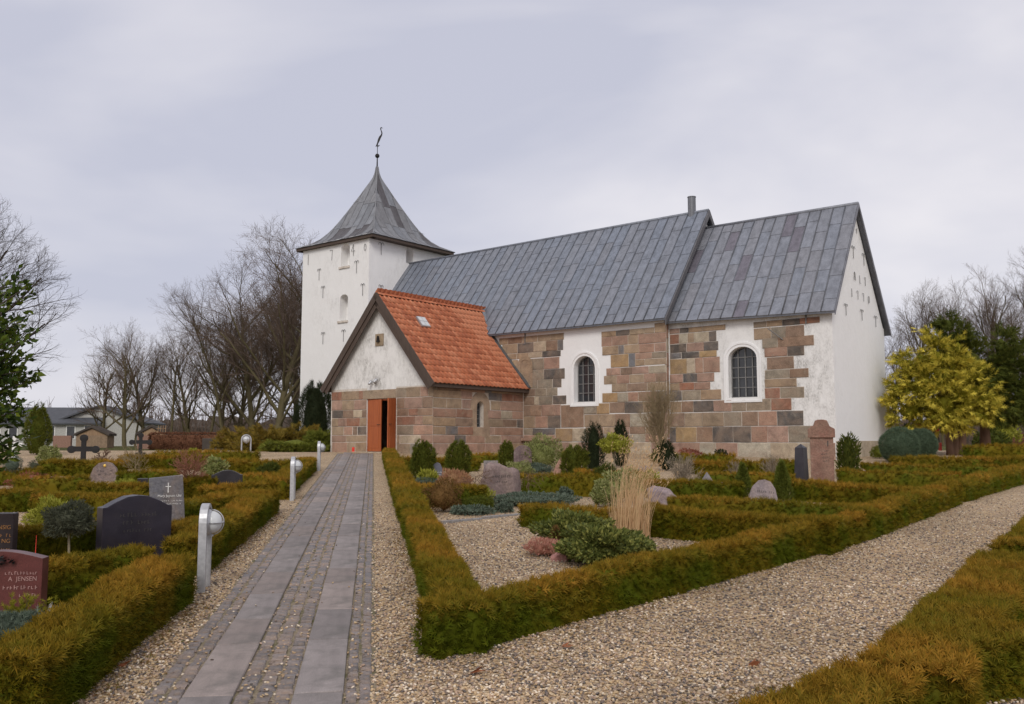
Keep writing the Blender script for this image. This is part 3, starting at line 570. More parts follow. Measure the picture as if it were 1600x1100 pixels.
for k in range(4):
    a = -PI / 2 + k * PI / 2; nv = Vector((math.cos(a), math.sin(a), 0)); tv = Vector((-math.sin(a), math.cos(a), 0))
    def TP(s, h, o=0): r = trad(h) * TA; return Vector((TC.x, TC.y, TE + h)) + nv * (r + o) + tv * s + Vector((0, 0, o * .6))
    ns = 12
    for i in range(ns):
        s0, s1 = -TA + i * 2 * TA / ns, -TA + (i + 1) * 2 * TA / ns; inner = min(abs(s0), abs(s1)) if s0 * s1 > 0 else 0
        cut = [0, random.uniform(.7, 1.3), random.uniform(1.9, 2.6), 4.5]
        for h0, h1 in zip(cut[:-1], cut[1:]):
            lv = sorted({h0, h1} | {h for h in HS if h0 < h < h1}); lv = [h for h in lv if trad(h) * TA > inner + .015]
            if len(lv) < 2: continue
            vs = []
            for j, h in enumerate(lv):
                r = trad(h) * TA; o = .014 + (.008 if i % 2 else 0) + (.012 if j == 0 else 0); vs += [TP(max(-r, min(r, s0)), h, o), TP(max(-r, min(r, s1)), h, o)]
            fs = [(2 * j, 2 * j + 1, 2 * j + 3, 2 * j + 2) for j in range(len(lv) - 1)]
            c = LEADC((.195, .198, .21), .13)
            if random.random() < .24: c = (.085, .077, .080)
            mm = MB().add(vs, fs); mm.add([vs[0], vs[1], TP(max(-TA, s0), h0, 0), TP(min(TA, s1), h0, 0)], [(0, 2, 3, 1)]); mm.build('lead_sheet', MAT['lead'], spire, fix=False, color=c)
        if i and k < 2:
            hh = [h for h in HS if trad(h) * TA > abs(s0) + .01]; mm = MB().tube([TP(s0, h, .02) for h in hh], .018, 5) if len(hh) > 1 else None
            if mm: mm.build('seam_roll', MAT['lead'], spire, color=(.15, .15, .16))
for sx, sy in ((-1, -1), (1, -1), (1, 1), (-1, 1)):
    MB().tube([(TC.x + sx * r * TA, TC.y + sy * r * TA, TE + h + .01) for h, r in PROF], .03, 6).build('hip_roll', MAT['lead'], spire, smooth=True, color=(.21, .21, .22))
m = MB()
for k in range(4):
    a = k * PI / 2; R = Matrix.Rotation(a, 3, 'Z'); c = Vector((TC.x, TC.y, TE - .075)); m.box(c + R @ Vector((0, -TA + .05, 0)), (2 * TA - .1 - .002 * k, .05, .13), R); m.box(c + R @ Vector((0, -TA + .30, -.03)), (2 * TA - .7, .40, .05), R)
m.build('eaves_board', MAT['board'], spire)
# finial, ball and crane weather vane
top = Vector((TC.x, TC.y, 14.9))
fin = MB().tube([top + Vector((0, 0, -.4)), top + Vector((0, 0, .6))], [.05, .028], 8).tube([top + Vector((0, 0, .75)), top + Vector((0, 0, 1.35))], .018, 6).build('finial', MAT['iron'], church)
MB().lathe([(.02, -.115), (.07, -.10), (.11, -.05), (.12, 0), (.11, .05), (.07, .10), (.02, .115)], 14, top + Vector((0, 0, .68))).build('finial_ball', MAT['iron'], fin, smooth=True)
vd = Vector((math.cos(-CA), math.sin(-CA), 0))      # vane faces across the view (world +x in church axes)
def vane(pts, z0, th=.03):
    mp3 = lambda a, b, d: top + vd * a + Vector((0, 0, z0 + b)) + Vector((-vd.y, vd.x, 0)) * d
    return MB().prism(pts, mp3, -th / 2, th / 2)
BIRD = [(-.10, .0), (-.02, .22), (.02, .40), (.08, .55), (.17, .66), (.20, .74), (.17, .86), (.13, .97), (.15, 1.06), (.21, 1.08), (.29, 1.00), (.21, 1.04), (.18, .98), (.22, .87), (.26, .76), (.24, .62), (.17, .48), (.12, .34), (.04, .18), (-.04, .02)]
vane(BIRD, 1.18).build('weather_vane', MAT['iron'], fin)
vane([(.0, .0), (.02, .0), (.03, .28), (.0, .28)], 1.12, .02).build('vane_leg', MAT['iron'], fin); vane([(.02, .03), (.12, .10), (.10, .14), (.03, .10)], 1.14, .02).build('vane_leg', MAT['iron'], fin)
# ------------------------------------------------------------------ wall irons: anchors, year and letters
def iron(wall, x, y0, y1, strokes, par, asp=1.0, r=.018):
    f, mp_ = WALL[wall]; c0 = f(x, y0); c1 = f(x, y1); h = c0[1] - c1[1]; m = MB()
    for st_ in strokes: m.tube([mp_(c1[0] + a * h * asp, c1[1] + b * h, .03) for a, b in st_], r, 4)
    return m.build('wall_anchor', MAT['ironrust'], par)
TANC = [[(0, 0), (0, .93)], [(0, .80), (.05, .95), (.13, 1.0), (.21, .93), (.22, .80)], [(0, .80), (-.05, .95), (-.13, 1.0), (-.21, .93), (-.22, .80)]]
D1 = [[(0, 0), (0, 1)]]; D7 = [[(-.18, .93), (-.14, 1), (.16, 1), (.12, .55), (.08, 0)]]; D4 = [[(.06, 0), (.06, 1), (-.2, .42), (.24, .42)]]
D0 = [[(.2 * math.cos(t * PI / 6), .5 + .48 * math.sin(t * PI / 6)) for t in range(13)]]
LA = [[(-.2, 0), (-.05, 1), (.05, 1), (.2, 0)], [(-.14, .42), (.14, .42)]]; LL = [[(-.12, 1), (-.12, 0), (.2, .05)]]; LT = [[(0, 0), (0, 1)], [(-.2, .95), (.2, 1)]]
for x, y0, y1, s in ((482, 398, 414, D1), (518, 391, 407, D7), (552, 382, 400, D4), (571, 381, 392, D0), (499, 420, 438, TANC), (557.5, 407, 427, TANC), (505, 447, 466, TANC), (567, 443, 462, TANC), (505, 519, 538, TANC), (537, 515, 534, TANC)): iron('T', x, y0, y1, s, tower, r=.012)
for x, y0, y1, s in ((595, 379, 398, TANC), (594.5, 445, 462, TANC), (648.5, 418, 421, LT)): iron('E', x, y0, y1, s, tower, 1.25, r=.012)
for x, y0, y1, s, k in ((1337.5, 358, 365, LT, 1.6), (1332.5, 385, 404, TANC, 1.9), (1349, 397, 415, TANC, 1.9), (1334.5, 425, 438, LA, 1.3), (1343, 431, 443, LL, 1.3), (1351, 434, 447, LT, 1.3), (1330, 451, 464, D1, 1), (1339, 455, 468, D7, 1.3), (1348, 459, 471, D7, 1.3), (1356.5, 463, 474, D0, 1.3), (1321, 475, 493, TANC, 1.9), (1346, 484, 501, TANC, 1.9), (1367.5, 494, 511, TANC, 1.9)): iron('G', x, y0, y1, s, cwall, k, .011)
iron('N', 821, 521, 538, [[(0, 1), (0, 0), (-.25, -.02)]], nwall, r=.025); iron('C', 1260, 492, 506, [[(0, 0), (0, 1)]], cwall, r=.03)
f, mp_ = WALL['C']; a, b = f(1205, 514), f(1224, 531); MB().tube([mp_(a[0], a[1], .30), mp_(b[0], b[1], .03)], .02, 5).build('iron_rod', MAT['ironrust'], cwall)
# ------------------------------------------------------------------ porch roof with pantiles
PEU, PEW, PRW, PVF, PVB = -6.22, 2.50, 6.0, PV - .26, .95
PEW0 = -12.24
m = MB(); e = .10
vs = [(PEU, PVF, PEW), (PEU, .12, PEW), (PAU, PVB, PRW), (PAU, PVF, PRW), (PEW0, .12, PEW), (PEW0, PVF, PEW)]; dn = Vector((0, 0, -.14))
m.add([Vector(v) for v in vs] + [Vector(v) + dn for v in vs], [(0, 1, 2, 3), (3, 2, 4, 5), (6, 9, 8, 7), (9, 11, 10, 8), (0, 6, 7, 1), (5, 4, 10, 11), (0, 3, 9, 6), (3, 5, 11, 9), (1, 7, 8, 2), (2, 8, 10, 4)])
proof = m.build('porch_roof', MAT['board'], church)
sv = Vector((PAU - PEU, 0, PRW - PEW)); SLEN = sv.length; sv.normalize(); nv = Vector((-sv.z, 0, sv.x)); nv = nv if nv.z > 0 else -nv
TWD, TLN = .235, .30
def tilemesh(nm, L_):
    prof = []
    for i in range(9):
        t = i / 8; x = t * (TWD + .035); z = .022 * math.sin(2 * PI * (t * .98) + .2) + .022; prof.append((x, z))
    V = []
    for b, lift in ((0.0, .026), (L_, .0)):
        V += [(x, b, z + lift) for x, z in prof]
    n = len(prof); Fq = [(i, i + 1, n + i + 1, n + i) for i in range(n - 1)]
    V += [(x, 0.0, z + .026 - .016) for x, z in prof]; Fq += [(2 * n + i, 2 * n + i + 1, i + 1, i) for i in range(n - 1)]
    return mesh_np(nm, V, Fq, MAT['tile'], True)
TM = tilemesh('tile', TLN + .06)
R = Matrix(((0, sv.x, nv.x), (1, sv.y, nv.y), (0, sv.z, nv.z))).to_euler()     # tile x along the eave (+v), y up the slope
sv2 = Vector((-sv.x, 0, sv.z)); nv2 = Vector((-nv.x, 0, nv.z)); R2_ = Matrix(((0, sv2.x, nv2.x), (-1, sv2.y, nv2.y), (0, sv2.z, nv2.z))).to_euler()
nrow = int(SLEN / TLN); tiles = []
for r_ in range(nrow):
    b = r_ * TLN - .03; lim = .02 if PEW + sv.z * b < 4.75 else (PEW + sv.z * b - 4.75) / SLN + .02
    a = PVF + .02
    while a < lim - .05: tiles.append((a, b, r_)); a += TWD
rest = MB()
order = sorted(tiles, key=lambda t: t[0] + .3 * t[1])
def addrest(M4): rest.add([M4 @ v.co for v in TM.vertices], [tuple(p.vertices) for p in TM.polygons])
for i, (a, b, r_) in enumerate(order):
    p = Vector((PEU, a, PEW)) + sv * b + nv * .012
    if i < 300:
        o = place('tile', TM, proof, p + nv * random.uniform(-.004, .004), R.copy()); o.rotation_euler.rotate_axis('Z', random.uniform(-.012, .012))
    else: addrest(Matrix.Translation(p) @ R.to_matrix().to_4x4())
for a, b, r_ in tiles: addrest(Matrix.Translation(Vector((PEW0, a + TWD, PEW)) + sv2 * b * 1.08 + nv2 * .012) @ R2_.to_matrix().to_4x4())
ro = rest.build('tile_courses', MAT['tile'], proof, smooth=True, fix=False); ro['kind'] = 'stuff'
a = PVF
while a < .55:
    m = MB(); n = 7; pr = [(.13 * math.cos(PI * t / (n - 1)), .10 * math.sin(PI * t / (n - 1))) for t in range(n)]; L_ = .40
    m.add([(PAU + x, a, PRW - .015 + z) for x, z in pr] + [(PAU + x * .9, a + L_, PRW - .03 + z * .9) for x, z in pr], [(i, i + 1, n + i + 1, n + i) for i in range(n - 1)] + [tuple(range(n))]); m.build('ridge_tile', MAT['tile'], proof, smooth=False); a += .36
# bargeboards, gutter board, flashing, skylight
for s0, s1 in (((PEU, PEW), (PAU, PRW)), ((PEW0, PEW), (PAU, PRW))):
    a, b = Vector((s0[0], PVF, s0[1])), Vector((s1[0], PVF, s1[1])); d = (b - a).normalized(); per = Vector((-d.z, 0, d.x)); per = per if per.z > 0 else -per
    MB().quadbox([a + per * .07 - d * .08, b + per * .07 + d * .02, b - per * .17 + d * .0, a - per * .17 - d * .08], (0, -1, 0), .04).build('bargeboard', MAT['board'], proof)
    MB().quadbox([a + per * .03 - d * .02, b + per * .03, b - per * .34, a - per * .34 - d * .02], (0, -1, 0), .018).build('bargeboard', MAT['board'], proof).location = (0, .022, 0)
MB().box((PEU - .10, PV / 2, PEW - .10), (.10, -PV, .10)).build('eaves_board', MAT['board'], proof)
fl = [Vector((PEU + .05, -.02, PEW + .02)) + nv * .05, Vector((PEU, -.02, PEW)) + sv * ((4.75 - PEW) / sv.z) + nv * .05]
MB().quadbox([fl[0] + Vector((0, -.16, 0)), fl[1] + Vector((0, -.16, 0)), fl[1] + Vector((0, .10, .05)), fl[0] + Vector((0, .10, .05))], nv, .02).build('flashing', MAT['lead'], proof, color=(.11, .115, .12))
e0, e1_ = fl[1], Vector((PAU, .62, PRW)) + Vector((0, 0, .08)); MB().quadbox([e0 + Vector((0, -.16, 0)), e1_ + Vector((0, -.14, 0)), e1_ + Vector((0, .14, .05)), e0 + Vector((0, .12, .05))], nv, .02).build('flashing', MAT['lead'], proof, color=(.22, .23, .25))
def onroof(px, py):
    d = ray(px, py); o = CAM - CO; dl = np.array([d @ CE1, d @ CE2, d[2]]); ol = np.array([o @ CE1, o @ CE2, o[2]]); nn = np.array(nv); p0 = np.array([PEU, 0, PEW]) + nn * .05
    t = ((p0 - ol) @ nn) / (dl @ nn); return Vector(ol + t * dl)
c = onroof(660.5, 504); ev = Vector((0, 1, 0))
q = [c - ev * .23 - sv * .26, c + ev * .23 - sv * .26, c + ev * .23 + sv * .26, c - ev * .23 + sv * .26]
sk = MB().quadbox(q, nv, .07).build('skylight', MAT['galv'], proof)
for i in (-1, 1):
    for j in (-1, 1):
        cc = c + ev * .11 * i + sv * .12 * j; MB().quadbox([cc - ev * .09 - sv * .10, cc + ev * .09 - sv * .10, cc + ev * .09 + sv * .10, cc - ev * .09 + sv * .10], nv, .078).build('pane', MAT['lampglass'], sk)
# ================================================================== foliage helpers
TPL = {
 'thuja': (np.array([(-.09, 0, 0), (.09, 0, 0), (0, 1, .05), (0, .06, 0), (.10, .34, 0), (.42, .50, .05), (0, .06, 0), (-.10, .34, 0), (-.42, .50, -.03), (0, .34, 0), (.09, .60, .02), (.32, .80, .06), (0, .34, 0), (-.09, .60, .02), (-.32, .80, 0)]), np.arange(15).reshape(5, 3)),
 'leaf': (np.array([(0, 0, 0), (.24, .48, .07), (0, 1, 0), (-.24, .48, .07)]), np.array([(0, 1, 2), (0, 2, 3)])),
 'narrow': (np.array([(0, 0, 0), (.13, .5, .05), (0, 1, -.06), (-.13, .5, .05)]), np.array([(0, 1, 2), (0, 2, 3)])),
 'needle': (np.array([(-.035, 0, 0), (.035, 0, 0), (0, 1, 0), (-.03, .05, 0), (.03, .05, .02), (.42, .8, .1), (-.03, .05, .02), (.03, .05, 0), (-.42, .8, .1), (-.03, .1, 0), (.03, .1, 0), (.05, .75, .45)]), np.arange(12).reshape(4, 3)),
}
def nrmz(a): return a / np.maximum(np.linalg.norm(a, axis=1, keepdims=True), 1e-6)
def scatter(P, D, size, tpl, tint=None, rng=RNG):
    P = np.asarray(P, float); N = len(P); T, Fc = TPL[tpl]; Y = nrmz(np.asarray(D, float)); X = nrmz(np.cross(Y, rng.normal(size=(N, 3)))); Z = np.cross(X, Y)
    s = np.broadcast_to(np.asarray(size, float), (N,)) * rng.uniform(.65, 1.3, N)
    V = P[:, None] + s[:, None, None] * (T[None, :, 0, None] * X[:, None] + T[None, :, 1, None] * Y[:, None] + T[None, :, 2, None] * Z[:, None])
    k = len(T); Fa = (Fc[None] + (np.arange(N) * k)[:, None, None]).reshape(-1, 3)
    return V.reshape(-1, 3), Fa, (np.repeat(tint, k) if tint is not None else None)
def join_np(parts):
    Vs, Fs, Ts, b = [], [], [], 0
    for V, Fc, T in parts: Vs.append(V); Fs.append(Fc + b); Ts.append(T if T is not None else np.zeros(len(V))); b += len(V)
    return np.concatenate(Vs), np.concatenate(Fs), np.concatenate(Ts)
def smooth_noise(x, seed):
    return (np.sin(x * 1.7 + seed) + .6 * np.sin(x * 4.1 + seed * 2.3) + .4 * np.sin(x * 9.3 + seed * 3.7)) / 2
# ================================================================== clipped hedges
HG = 'clipped low hedges round the graves'
def hedge(label, a, b, w=.46, h=.42, dens=None, fs=None):
    """a, b: ground (x, y) ends of the centre line"""
    a, b = np.array([a[0], a[1]], float), np.array([b[0], b[1]], float); Ln = np.linalg.norm(b - a); t = (b - a) / Ln; n = np.array([t[1], -t[0]])
    dist = max(4.0, min(a[1], b[1]) * .5 + (a[1] + b[1]) * .25); sd = random.uniform(0, 50)
    if dens is None: dens = 2500 if dist < 7.5 else 1700 if dist < 11 else 900 if dist < 17 else 460 if dist < 26 else 240
    if fs is None: fs = .072 if dist < 9 else .082 if dist < 14 else .10 if dist < 22 else .14
    ns = max(3, int(Ln / .22)); hw = w / 2
    def surf(s, q, e=0.0):   # s along, q across (-1..1 side/top coordinate 0..1 left, 1..2 top, 2..3 right), e inset
        hh = h * (1 + .07 * smooth_noise(s * 1.3, sd)) - e; ww = hw * (1 + .09 * smooth_noise(s * 1.9, sd + 9)) - e
        q = np.asarray(q, float); cx = np.where(q < 1, -ww * (1 - .0 * q), np.where(q < 2, -ww + 2 * ww * (q - 1), ww)); cz = np.where(q < 1, hh * q, np.where(q < 2, hh, hh * (3 - q)))
        r = .09; over = np.maximum(0, np.abs(cx) / ww - (1 - r * 2)) * np.maximum(0, cz / hh - (1 - r * 2)) / (r * 2); cz = cz - over * hh * .28; cx = cx * (1 - over * .35)
        p = a[None] + t[None] * s[:, None] + n[None] * cx[:, None]; return np.column_stack([p, hz(p[:, 0], p[:, 1]) + cz]), cx, cz / hh
    # inner mass
    qs = np.array([0, .5, .88, 1.12, 1.5, 1.88, 2.12, 2.5, 3]); ss = np.linspace(.04, Ln - .04, ns)
    V = np.concatenate([surf(np.full(len(qs), s), qs, .035)[0] for s in ss]); k = len(qs)
    Fc = [(i * k + j, i * k + j + 1, (i + 1) * k + j + 1) for i in range(ns - 1) for j in range(k - 1)] + [(i * k + j, (i + 1) * k + j + 1, (i + 1) * k + j) for i in range(ns - 1) for j in range(k - 1)]
    Fc += [(0, j + 1, j) for j in range(1, k - 1)] + [((ns - 1) * k, (ns - 1) * k + j, (ns - 1) * k + j + 1) for j in range(1, k - 1)]
    core = (V, np.array(Fc), np.zeros(len(V)))
    per = w + 2 * h; N = int(dens * Ln * per); s = RNG.uniform(0, Ln, N); q = RNG.uniform(0, per, N)
    q = np.where(q < h, q / h, np.where(q < h + w, 1 + (q - h) / w, 2 + (q - h - w) / h)); P, cx, cz = surf(s, q, .02)
    nn = np.zeros((N, 3)); side = np.where(q < 1, -1, np.where(q > 2, 1, 0)); nn[:, :2] = n[None] * side[:, None]; nn[:, 2] = side == 0
    Ne = int(dens * w * h); Pe = []; De = []
    for s0, sg in ((0.02, -1), (Ln - .02, 1)):
        c = RNG.uniform(-hw, hw, Ne); z = RNG.uniform(0, h * .95, Ne); p = a[None] + t[None] * s0 + n[None] * c[:, None]; Pe.append(np.column_stack([p, hz(p[:, 0], p[:, 1]) + z])); d = np.zeros((Ne, 3)); d[:, :2] = t * sg; De.append(d)
    tt = np.concatenate([cz, *[(p[:, 2] - hz(p[:, 0], p[:, 1])) / h for p in Pe]]); P = np.concatenate([P] + Pe); nn = np.concatenate([nn] + De); M_ = len(P)
    top = (tt > .93).astype(float)
    D = nn * np.where(nn[:, 2:3] > .5, .25, .55) + np.array([0, 0, .30]) + RNG.normal(size=(M_, 3)) * np.where(nn[:, 2:3] > .5, .62, .6)
    patch = .5 + .5 * smooth_noise(P[:, 0] * 1.1 + P[:, 1] * .8, sd * 1.7)
    tint = np.clip(np.clip((tt - .60) / .40, 0, 1) * (.20 + .75 * patch) + .20 * (patch > .74), 0, 1)
    V2, F2, T2 = scatter(P - nn * .02, D, fs, 'thuja', tint)
    V3, F3, T3 = join_np([core, (V2, F2, T2)])
    o = place('hedge', mesh_np('hedge', V3, F3, MAT['hedge'], False, T3)); tag(o, label, 'hedge', HG); return o
def hline(label, p0, p1, w=.46, h=.42, side=1, top=False, **k):
    """p0, p1: pixels of the near bottom edge (or near top edge if top) ; the hedge lies behind that edge (side=+1: to the left of p0->p1)"""
    if top: h *= .86; w *= .9
    a, b = (G(*p0, h), G(*p1, h)) if top else (G(*p0), G(*p1)); d = Vector((b.x - a.x, b.y - a.y)).normalized(); n = Vector((-d.y, d.x)) * side * w / 2
    return hedge(label, (a.x + n.x, a.y + n.y), (b.x + n.x, b.y + n.y), w, h, **k)
# centre plot beside the path
hline('hedge along the right of the path, nearest piece, meeting the front corner', (684, 1026), (626, 822), .36, .35, -1)
hline('hedge along the right of the path leading up to the porch door', (624, 818), (598, 716), .40, .32, -1)
hline('long front hedge of the gravel plot with the tall dry grass', (690, 1034), (1355, 847), .28, .36, 1)
hline('hedge along the wide gravel walk, second piece from the front corner', (1362, 845), (1506, 788), .36, .38, 1)
hline('hedge along the wide gravel walk, third piece, running out of the picture', (1512, 785), (1660, 738), .40, .36, 1)
# across the walk, lower right
def along(o, s, d=0.0): e2 = Vector((.624, .7815)); e1 = Vector((.7815, -.624)); return (o[0] + e2.x * s + e1.x * d, o[1] + e2.y * s + e1.y * d)
def hleft(label, a, b, w, h):      # a, b: ends of the hedge's left edge
    d = Vector((b[0] - a[0], b[1] - a[1])).normalized(); n = Vector((d.y, -d.x)) * w / 2; return hedge(label, (a[0] + n.x, a[1] + n.y), (b[0] + n.x, b[1] + n.y), w, h)
hleft('lowest foreground hedge in the bottom right corner, beside the gravel walk', (.50, 3.80), (1.76, 5.06), .46, .32)
hleft('tall foreground hedge right of the gravel walk, before the leaf-strewn plot', (1.86, 5.06), (4.30, 8.60), .54, .34)
hedge('short cross hedge at the right edge of the picture, in the foreground', (2.55, 5.48), (4.9, 5.95), .42, .34)
hleft('hedge piece at the right edge where the gravel walk narrows', (4.62, 8.95), (7.4, 12.8), .50, .38)
# rows inside the right half
hline('short bronzed hedge just behind the dry grass and dark mat shrub', (808, 824), (1005, 836), .38, .30, 1)
hline('thick dark hedge behind the small gravel patch right of the dry grass', (1000, 838), (1300, 868), .40, .38, 1)
hline('hedge in front of the small half-round stone between two cone trees', (1040, 777), (1365, 790), .44, .40, 1, top=True)
hline('hedge in front of the red sandstone stele', (1232, 752), (1440, 764), .44, .40, 1, top=True)
hline('hedge row right of the stele, below the clipped balls', (1308, 735), (1502, 740), .44, .42, 1, top=True)
hline('thin hedge row just under the two clipped balls', (1345, 724), (1560, 728), .44, .40, 1, top=True)
hline('hedge row at the foot of the golden conifer trunks', (1400, 716), (1640, 716), .44, .40, 1, top=True)
hline('dark green hedge right of the golden conifer trunks', (1515, 697), (1660, 696), .5, .55, 1, top=True)
hline('pale hedge row farthest back at the right edge', (1515, 683), (1660, 681), .5, .5, 1, top=True)
hline('long hedge behind the big inscribed boulder', (812, 741), (955, 745), .44, .45, 1, top=True)
hline('hedge left of the big boulder, behind the round russet bush', (640, 758), (752, 760), .42, .42, 1, top=True)
hline('hedge behind the two clipped yews near the porch', (612, 717), (745, 718), .44, .36, 1, top=True)
hline('thin hedge close under the porch side wall', (735, 710), (800, 710), .4, .3, 1, top=True)
hline('hedge under the nave wall left of the tall dark yew', (872, 706), (922, 707), .4, .35, 1, top=True)
hline('hedge under the chancel wall beside the bare vase-shaped shrub', (1060, 711), (1150, 711), .4, .3, 1, top=True)
hline('hedge row between the pale bare bush and the obelisk', (1085, 722), (1245, 722), .44, .36, 1, top=True)
hline('hedge row with the small gable-shaped stone behind the pale bush', (1010, 752), (1160, 754), .44, .36, 1, top=True)
hline('low hedge before the black obelisk', (1090, 738), (1240, 742), .44, .34, 1, top=True)
hline('hedge around the topiary standard beside the dark yews', (895, 735), (1000, 738), .42, .38, 1, top=True)
# left of the path
hline('large foreground hedge left of the path, from the corner to the first lamp', (60, 1150), (304, 938), .44, .39, 1)
hline('hedge left of the path between the first and second lamp', (322, 900), (436, 800), .42, .37, 1)
hline('hedge left of the path beyond the second lamp', (450, 781), (494, 735), .44, .36, 1)
hline('dark cross hedge right of the red gravestone', (40, 880), (246, 858), .44, .44, 1, top=True)
hline('cross hedge behind the grey-green standard tree, left edge', (-30, 828), (158, 820), .44, .42, 1, top=True)
hline('cross hedge between the curved dark stone and the leaning slab', (250, 826), (345, 808), .40, .34, 1, top=True)
hline('cross hedge behind the leaning slate slab', (286, 784), (412, 765), .42, .40, 1, top=True)
hline('cross hedge with red flowers before the small dark stone', (335, 762), (440, 752), .42, .38, 1, top=True)
hline('hedge behind the small dark stone near the second lamp', (370, 742), (470, 738), .42, .40, 1, top=True)
hline('hedge at the left edge below the red heart decoration', (-30, 766), (52, 764), .44, .42, 1, top=True)
hline('long hedge left of the leaning slab, behind the yellow-green bush', (45, 772), (222, 776), .46, .42, 1, top=True)
hline('hedge before the brown rounded gravestone', (118, 756), (222, 757), .44, .38, 1, top=True)
hline('russet hedge below the black iron cross', (20, 746), (135, 744), .46, .40, 1, top=True)
hline('hedge between the brown gravestone and the bare standard tree', (186, 738), (282, 735), .44, .40, 1, top=True)
hline('hedge behind the red twiggy standard tree', (275, 750), (340, 745), .44, .45, 1, top=True)
hline('hedge row behind the black iron cross', (60, 722), (190, 722), .5, .40, 1, top=True)
hline('hedge row in front of the clipped beech hedge', (186, 713), (325, 714), .5, .40, 1, top=True)
hline('hedge row left of the path near the third lamp', (325, 720), (476, 722), .5, .42, 1, top=True)
hline('farthest hedge row below the arched lamp and juniper', (240, 706), (400, 706), .5, .40, 1, top=True)
hline('hedge behind the blue-green standard at the left edge', (-30, 734), (60, 733), .5, .40, 1, top=True)
# clipped beech hedge far left with dry red leaves
MAT['beech'] = leafmat('dry_beech_leaves', [(.15, .065, .038), (.20, .092, .052), (.12, .058, .036)])
def leafbox(name, label, cat, c, dim, n, size, mat, tpl='leaf', core=None, group=None):
    P = RNG.uniform(-.5, .5, (n, 3)); ax = RNG.integers(0, 5, n)
    for k, (i, v) in enumerate(((0, -.5), (0, .5), (1, -.5), (1, .5), (2, .5))): P[ax == k, i] = v
    D = np.sign(P) * (np.abs(P) > .48) + RNG.normal(size=(n, 3)) * .6; P = P * np.array(dim) + np.array([0, 0, dim[2] / 2]) + RNG.normal(size=(n, 3)) * .02
    V, Fc, T = scatter(P, D, size, tpl); m = MB().box((0, 0, dim[2] / 2 - .02), (dim[0] - .08, dim[1] - .08, dim[2] - .06)); tri = [t for f in m.f for t in ((f[0], f[1], f[2]), (f[0], f[2], f[3]))]
    V, Fc, T = join_np([(np.array(m.v), np.array(tri), None), (V, Fc, T)]); o = place(name, mesh_np(name, V, Fc, mat, False, T), None, c); tag(o, label, cat, group); return o
p = at(312, 46); leafbox('beech_hedge', 'clipped beech hedge with dry russet leaves at the far left', 'hedge', p, (4.6, .6, .78), 5200, .10, MAT['beech'])
p = at(1570, 52); leafbox('beech_hedge', 'red-leaved clipped hedge far back at the right edge', 'hedge', p, (3.4, .6, .75), 2500, .12, MAT['beech'])
# ================================================================== plants
def blob(n, r, lump=.18, seed=0, low=-.35, shell=.30):
    d = nrmz(RNG.normal(size=(int(n * 1.7), 3))); d = d[d[:, 2] > low][:n]; s = seed * 1.3
    k = 1 + lump * (np.sin(d[:, 0] * 5 + s) * np.sin(d[:, 1] * 4.3 + s * 2) + .7 * np.sin(d[:, 2] * 6 + s * 3 + d[:, 0] * 3) + .4 * np.sin(d[:, 0] * 13 + s) * np.sin(d[:, 1] * 12))
    k = k * (1 - shell * RNG.random(len(d)) ** 2); return d * k[:, None] * np.array(r), d
def icos(r, c, mat_n=2, lump=.1, seed=0):
    bm = bmesh.new(); bmesh.ops.create_icosphere(bm, subdivisions=mat_n, radius=1); V = np.array([v.co for v in bm.verts]); Fc = np.array([[v.index for v in f.verts] for f in bm.faces]); bm.free()
    k = 1 + lump * (np.sin(V[:, 0] * 4 + seed) * np.sin(V[:, 1] * 3.7 + seed * 2) + .6 * np.sin(V[:, 2] * 5 + seed * 3))
    return V * k[:, None] * np.array(r) + np.array(c), Fc, None
LM = {}
def lm(key, *cols, **k):
    if key not in LM: LM[key] = leafmat(key, list(cols), **k)
    return LM[key]
lm('yew', (.018, .026, .012), (.028, .038, .016), (.040, .046, .020)); lm('thuja_green', (.055, .075, .012), (.10, .115, .016), (.14, .13, .020)); lm('thuja_gold', (.12, .125, .012), (.20, .185, .016), (.27, .235, .02), trans=.3, tip=(.80, .65, .10))
lm('thuja_dark', (.045, .060, .012), (.075, .090, .016), (.115, .12, .022)); lm('varieg', (.10, .125, .03), (.30, .31, .12), (.17, .19, .05), (.42, .41, .20)); lm('yellowgreen', (.16, .17, .02), (.28, .28, .035), (.38, .36, .07))
lm('rhodo', (.060, .075, .018), (.100, .118, .028), (.16, .175, .042), (.28, .27, .07), rough=.5, spec=.15); lm('bluegreen', (.065, .090, .062), (.105, .135, .098), (.165, .19, .145)); lm('greygreen', (.060, .068, .045), (.095, .10, .065), (.13, .135, .09))
lm('russet', (.14, .075, .028), (.22, .11, .045), (.17, .10, .03), (.11, .085, .02)); lm('redtwig', (.22, .075, .05), (.30, .11, .07), (.16, .06, .04)); lm('heather', (.46, .20, .16), (.58, .32, .25), (.38, .15, .10), (.56, .40, .28)); lm('pinkbrown', (.35, .20, .11), (.42, .25, .13), (.28, .12, .08))
lm('juniper', (.12, .095, .016), (.19, .135, .022), (.26, .17, .03)); lm('juniper_green', (.075, .095, .014), (.13, .145, .02), (.20, .20, .035)); lm('glossy', (.028, .048, .012), (.050, .080, .016), (.085, .12, .020), (.14, .17, .02), rough=.30); lm('ballblue', (.062, .098, .058), (.100, .142, .086), (.145, .188, .115)); lm('cone', (.075, .095, .016), (.115, .135, .022), (.16, .17, .03))
PG = 'evergreen shrubs on the graves'
def stemmb(pts, r0, r1, n=6): return MB().tube(pts, np.linspace(r0, r1, len(pts)), n)
